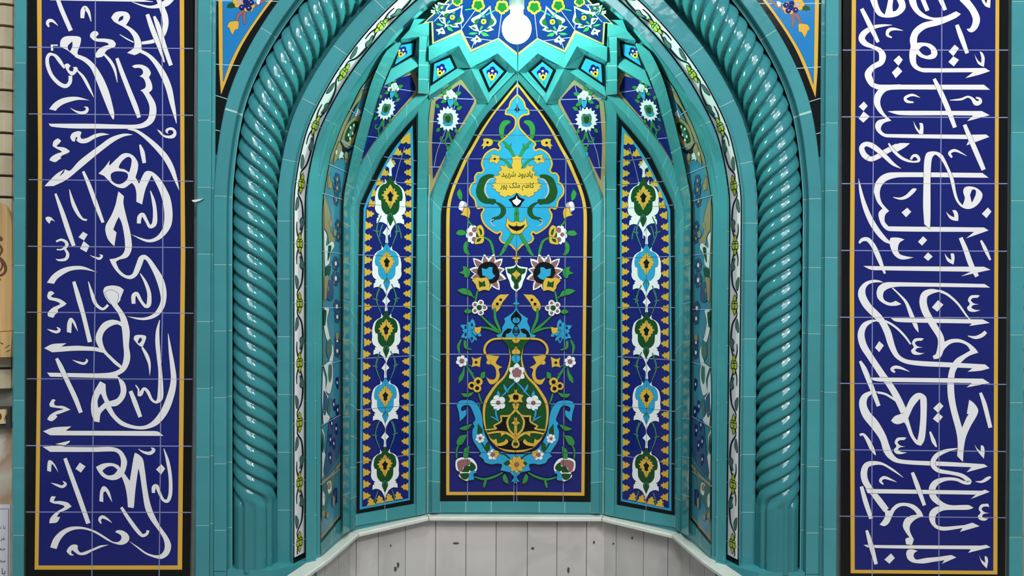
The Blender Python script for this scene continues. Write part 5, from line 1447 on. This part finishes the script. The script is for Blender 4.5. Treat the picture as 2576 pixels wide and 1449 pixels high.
# body
GP('white_scroll', "262,330! 290,400 300,500 275,530 262,480 255,400", 'W'); GP('dark_scroll', "268,390! 285,420 290,480 272,505", 'S')
GP('ochre_scroll', "255,290! 275,340 300,440 300,540 330,600 310,650 290,620 280,560 258,520!", 'O', .7)
GP('white_scroll', "255,530! 275,570 270,640 310,610 325,640 300,690 290,760 262,780! 258,660", 'W', .7); GP('dark_scroll', "285,640! 305,640 295,700 280,740", 'D', .4)
GP('dark_scroll', "265,790! 300,780 285,850 265,830", 'D'); GP('ochre_scroll', "258,850! 285,840 290,930 275,990 258,1010!", 'O')
GP('slate_cloud', "285,870! 310,880 320,980 300,1010 275,990", 'E', .4)
for a, b, w_ in ((345, 190, 1), (345, 250, 1.1), (338, 330, .9), (350, 500, .9), (352, 580, .8), (335, 760, 1.1), (335, 860, 1.2), (342, 1050, 1.1), (345, 1120, 1), (345, 1280, .9), (345, 1350, 1)):
    for i in range(6):
        an = i*1.047 + .3; S.disc('blue_flower', a + 13*w_*math.cos(an), b + 30*w_*math.sin(an), 8*w_, 'E', .5, 15*w_, OP)
    S.disc('blue_flower', a, b, 7*w_, 'W' if b > 700 else 'O', .3, 14*w_, OP)
for a, b in ((300, 230), (300, 490), (330, 550), (278, 930), (345, 1250), (405, 30)): S.disc('ochre_flower', a, b, 11, 'O', .5, 26, OP)
GP('white_scroll', "258,1055! 290,1060 275,1150 300,1280 320,1340 310,1440 285,1440! 300,1340 270,1260 255,1180", 'W', .7); GP('dark_scroll', "275,1290! 300,1270 308,1350 290,1400 272,1360", 'S', .5)
GP('dark_scroll', "255,1070! 272,1080 262,1180 252,1160", 'D', .4)
GQ('white_scroll', "240,100! 290,75 300,180 280,280 255,260 262,180", 'W', .7); GQ('dark_scroll', "272,100! 290,95 292,170 278,210 270,170", 'S', .4)
GQ('white_scroll', "235,130! 250,180 255,270 270,300 250,340 260,400 280,440 240,480! 230,330", 'W', .7); GQ('dark_scroll', "240,260! 262,300 250,420 236,400", 'E', .5); GQ('dark_scroll', "275,320! 290,310 275,420 265,400", 'S', .4)
GQ('white_scroll', "228,500! 245,540 240,640 262,700 232,830!", 'W', .6); GQ('dark_scroll', "232,520! 240,560 236,660 230,640", 'D', .4)
GQ('slate_cloud', "275,470! 345,420 345,640 300,740 255,800 240,780 258,640", 'E', .4)
for a, b in ((327, 210), (305, 350), (330, 385), (292, 470), (320, 505), (283, 575), (305, 600), (282, 690)):
    spot('slate_flower', 720 + a/2.5466, 880 + b/2.5466, 4.6, 17, 'N', .3, 8); S.disc('slate_flower', a, b, 4, 'W', .2, 11, OQ)
GQ('ochre_scroll', "228,840! 280,800 345,720 345,745 285,825 228,870!", 'O', .6)
GQ('sage_cloud', "230,870! 300,800 320,760 300,900 270,960 240,1060 228,1100!", 'S', .5)
GQ('white_scroll', "262,850! 285,840 290,900 270,920", 'W', .5); GQ('white_scroll', "234,900! 250,940 242,1000 232,980", 'W', .5)
for a, b in ((266, 1060), (240, 1050), (275, 870)): S.disc('white_spot', a, b, 9, 'O', .5, 22, OQ)
spot('slate_flower', 720 + 318/2.5466, 880 + 930/2.5466, 4.5, 22, 'N', .4, 8); GQ('ochre_scroll', "300,930! 312,950 308,1010 298,990", 'O', .4)
for a in ("811,486 861.5,502", "827,413 882,437", "858,354 893,372", "878,275 910,297", "912,223 932,219", "811,632 859,638", "811,774 859,774", "810,921 858,907", "808,1071 857,1043", "806,1219 856,1180"):
    S.frame('tile_joint', a, 1.5, 'j', closed=False)
build_sides(S, 'jamb_panel', 'tall blue painted tile panel on the steep %s jamb, between floral band and medallion panel', 'tile panel', (832, 1340), 'painted jamb panels', OB)
# ------------------------------------------------------------------ spandrel panels outside the arch
OSP = (480, 0, 3.6214)
SPW = Plane(.009)
S = Pat(SPW, OSP, .0002, .00003)
SPO = "202,-330! 208,600! 215,1400! 250,1400! 285,1190 355,900 420,740 500,560 630,320 750,140 860,20 1130,-330!"
S.poly('black_border', SPO, 'K')
S.poly('yellow_line', "247,-300! 252,0! 258,600 263,690 275,862! 330,722 383,590 452,440 545,282 662,112 735,15 770,-30 960,-300!", 'Y', .7)
S.poly('azure_field', "286,-300! 290,0! 293,600 295,748! 348,592 420,440 517,280 635,110 712,5 745,-40 930,-300!", 'A', .6)
for a in ("207,583 470,600", "212,868 250,876 340,905", "217,1180 265,1195", "200,5 830,12"): S.frame('tile_joint', a, 1.8, 'g', OSP, False)
S.stroke('branch', "420,190,20 440,130,26 500,95,26 560,60,24 640,25,20 720,-40,20", 'P', .7); S.stroke('branch', "500,95,24 485,150,28 492,222,16", 'P', .7)
S.poly('yellow_bud', "395,192! 432,195 435,235 430,265! 405,270 380,318! 360,280 352,255 333,245! 350,205", 'Y', .7)
S.poly('leaf', "330,65! 345,35 400,25 412,60 370,72", 'D', .6)
S.rosette('yellow_blossom', 440, 15, 58, 6, 'Y', .6, .75); S.rosette('yellow_blossom', 445, 18, 22, 5, 'L', .4, .8)
S.rosette('yellow_blossom', 525, 50, 60, 6, 'Y', .6, .75)
for a, b in ((465, 68), (530, 75), (550, 25), (500, 10), (505, 45)): S.disc('dark_berry', a, b, 25, 'N', .6)
for a, b in ((462, 64), (527, 70), (548, 20)): S.disc('dark_berry', a, b, 5, 'W', 0)
S.poly('white_petal', "600,0! 635,-10 620,40 600,30", 'W', .5)
for sd, word in SIDES:
    p0 = SPW.map(480 + 225/3.6214, 1400/3.6214); x = p0.x if sd < 0 else 2*X0 - p0.x
    th = thing('spandrel_panel', 'black-edged azure tapering spandrel tile panel with blossom branch, %s of the arch' % word, 'tile panel', (x, .009, p0.z), 'spandrel panels beside the arch')
    build_motifs(S, th, sd)

# ------------------------------------------------------------------ the lit bulb
by = .04
ctr = Plane(by).map(1299.7, 72)
th = thing('light_bulb', 'glowing round white bulb hanging in a grey socket before the star panel', 'light bulb', (ctr.x, ctr.y, ctr.z))
R = 37.0 * (1.9 + by) / F
def lathe(prof, mat, seg=32):
    t = Part(); n = len(prof)
    v = [Vector((ctr.x + r*math.cos(a), ctr.y + r*math.sin(a), ctr.z + z)) for a in [2*math.pi*i/seg for i in range(seg)] for r, z in prof]
    t.add(v, [(i*n+j, ((i+1) % seg)*n+j, ((i+1) % seg)*n+j+1, i*n+j+1) for i in range(seg) for j in range(n-1)], mat); return t
pr = [(.0005, -R)] + [(R*math.sin(a), -R*math.cos(a)) for a in [math.pi*i/16 for i in range(1, 14)]]
pr = [q for q in pr if not (q[1] > 0 and q[0] < R*.46)] + [(R*.44, R*.93)]
lathe(pr, 'bulb_glow').build('glass_globe', th, smooth=True, fix=True)
lathe([(R*.44, R*.92), (R*.435, R*1.15), (R*.42, R*1.42), (R*.30, R*1.43)], 'bulb_neck_glow').build('bulb_neck', th, smooth=True, fix=True)
top_z = vault_point(0, .2, .86).z - ctr.z
lathe([(R*.30, R*1.38), (R*.50, R*1.38), (R*.51, R*1.45), (R*.51, R*2.6), (R*.36, R*2.9), (R*.12, R*3.0), (R*.12, top_z), (.001, top_z)], 'socket_grey').build('lamp_socket', th, smooth=False, fix=True)

# ------------------------------------------------------------------ left edge: brick wall, marble, wooden plaque, socket box, notice
bw = Part(); YB = .075
def WB(x, y): return Plane(YB).map(x, y)
xa, xb = WB(-700, 700).x, WB(31, 700).x; xm = WB(14, 700).x
zrow = [WB(10, y).z for y in [-200 + 53.6*i for i in range(23)]]
for i, (za, zb) in enumerate(zip(zrow[1:], zrow)):
    if WB(10, 1022).z > za: break
    g = .0035
    bw.add([(xm, YB - .012, za+g), (xb, YB - .004, za+g), (xb, YB - .004, zb-g), (xm, YB - .012, zb-g), (xm, YB+.05, za+g), (xb, YB+.05, za+g), (xb, YB+.05, zb-g), (xm, YB+.05, zb-g)],
           [(0,1,2,3), (0,4,5,1), (3,2,6,7), (1,5,6,2)], 'brick_cream', random.uniform(-.12, .1))
    bw.add([(xa, YB, za+g), (xm, YB - .012, za+g), (xm, YB - .012, zb-g), (xa, YB, zb-g), (xa, YB+.05, za+g), (xm, YB+.05, za+g), (xm, YB+.05, zb-g), (xa, YB+.05, zb-g)],
           [(0,1,2,3), (0,4,5,1), (3,2,6,7), (0,3,7,4)], 'brick_cream', random.uniform(-.1, .06))
zlow = WB(10, 1030).z
bw.box(xa, xb + .02, YB + .012, YB + .30, zlow, ZT, 'mortar')
bw.build('wall_left', kind='structure', fix=True)
t = Part(); t.box(xa, xb + .02, YB - .004, YB + .30, 0.0, zlow, 'stained_marble'); t.build('wall_left_base', kind='structure')

# the same brick continues beyond the right-hand frame, just outside the picture
bw = Part(); xa2, xb2 = WB(2577, 700).x, WB(3280, 700).x
for za, zb in zip(zrow[1:], zrow):
    if WB(10, 1022).z > za: break
    bw.box(xa2, xb2, YB - .004, YB + .05, za + .0035, zb - .0035, 'brick_cream', random.uniform(-.1, .1))
bw.box(xa2 - .02, xb2, YB + .012, YB + .30, zlow, ZT, 'mortar')
bw.build('wall_right', kind='structure')
t = Part(); t.box(xa2 - .02, xb2, YB - .004, YB + .30, 0.0, zlow, 'stained_marble'); t.build('wall_right_base', kind='structure')

PW = Plane(.052)
S = Pat(PW, (0, 0, 1), .0003, .00002)
def slab(outline, y0, y1, mat):
    l = catmull(parse(outline), True, 3); q = Part(); n = len(l)
    f = [Plane(y0).map(a[0], a[1]) for a in l]; b = [Vector((v.x, y1, v.z)) for v in f]
    tr = tessellate_polygon([[Vector((a[0], a[1], 0)) for a in l]])
    q.add(f + b, [tuple(x) for x in tr] + [tuple(n + i for i in reversed(x)) for x in tr] + [(i, (i+1) % n, n + (i+1) % n, n + i) for i in range(n)], mat); return q
c = PW.map(0, 835)
th = thing('wooden_plaque', 'pale wooden plaque with rounded top and brown lettering on the brick wall', 'wooden plaque', (c.x, .06, c.z))
slab("-120,513! -40,510 0,511 16,522 26,545 29.5,575 30,832! -120,838!", .052, .0615, 'pale_wood').build('board', th, fix=True)
for s in ("-14,594,4 0,596,5 6,602,4", "-20,626,5 -4,616,6 5,630,6 -6,648,5", "-30,646,5 -4,648,7 10,662,8 14,680,7 4,692,6 -16,694,5", "0,650,4 6,668,5 0,682,4"): S.stroke('lettering', s, 'b', 0)
S.disc('lettering', 0, 703, 2.5, 'b'); S.disc('lettering', 3, 603, 4, 'b')
S.parts['lettering'].build('lettering', th)
c = PW.map(0, 900)
th = thing('wooden_box', 'small pale wooden ledge box directly beneath the wooden plaque', 'wooden box', (c.x, .05, c.z))
slab("-120,840! 30,834! 26,898! -120,903!", .030, .0615, 'pale_wood').build('box_body', th, fix=True)
S = Pat(Plane(.030), (0, 0, 1), .0003, .00002)
S.stroke('carved_mark', "-8,864,2 0,862,2 8,866,3", 'b'); S.stroke('carved_mark', "12,876,1.5 18,872,2 25,868,1.5", 'b'); S.stroke('carved_mark', "14,886,1.5 22,882,2 26,880,1.5", 'b')
S.parts['carved_mark'].build('carved_mark', th)
c = PW.map(0, 1078)
th = thing('socket_box', 'dark metal wall box with cream switch on the marble at the left edge', 'wall box', (c.x, .06, c.z))
slab("-60,1026! 26,1024! 27,1078! -60,1082!", .050, .0708, 'dark_metal').build('metal_box', th, fix=True)
slab("-60,1033! 14,1030! 14,1043 10,1054 12,1066! -60,1068!", .044, .0502, 'cream_plastic').build('switch_plate', th, fix=True)
S = Pat(Plane(.044), (0, 0, 1), .0003, .00002); S.disc('switch_hole', -1, 1048, 5, 'b', .5, 8); S.parts['switch_hole'].build('switch_hole', th)
c = PW.map(0, 1500)
th = thing('paper_notice', 'white printed paper notice with black border on the stained marble', 'paper notice', (c.x, .068, c.z))
slab("-160,1273! 25,1269! 23,1500! -160,1500!", .069, .0708, 'paper').build('paper_sheet', th, fix=True)
S = Pat(Plane(.069), (0, 0, 1), .0003, .00002)
S.frame('printed_border', "-150,1284! 21.5,1280! 20,1500!", 1.6, 'k', closed=False)
for body, y, wd in (("\uFEB7 \uFE8E\uFE91", 1327, 20), ("\uFEB0\uFECB", 1356, 13), ("\uFEE4\uFE9F", 1383, 15), ("\uFEA8\uFEE3", 1411, 15), ("\uFE8D \uFE8E\uFE91", 1439, 20)):
    S.text('printed_text', body, 13.5 - wd/2, y, wd, 'k')
build_motifs(S, th)
# chip of plaster stuck on the moulding
q = slab("482,503.5! 512,499.5! 498,506.5 486,508!", -.016, -.0112, 'white_chip')
o = q.build('plaster_chip', loc=Plane(-.014).map(497, 504), fix=True)
tag(o, 'small pale pointed chip sticking to the turquoise moulding beside the left script panel', 'chip')
for o in list(bpy.data.objects):
    if '_loc' in o.keys(): del o['_loc']
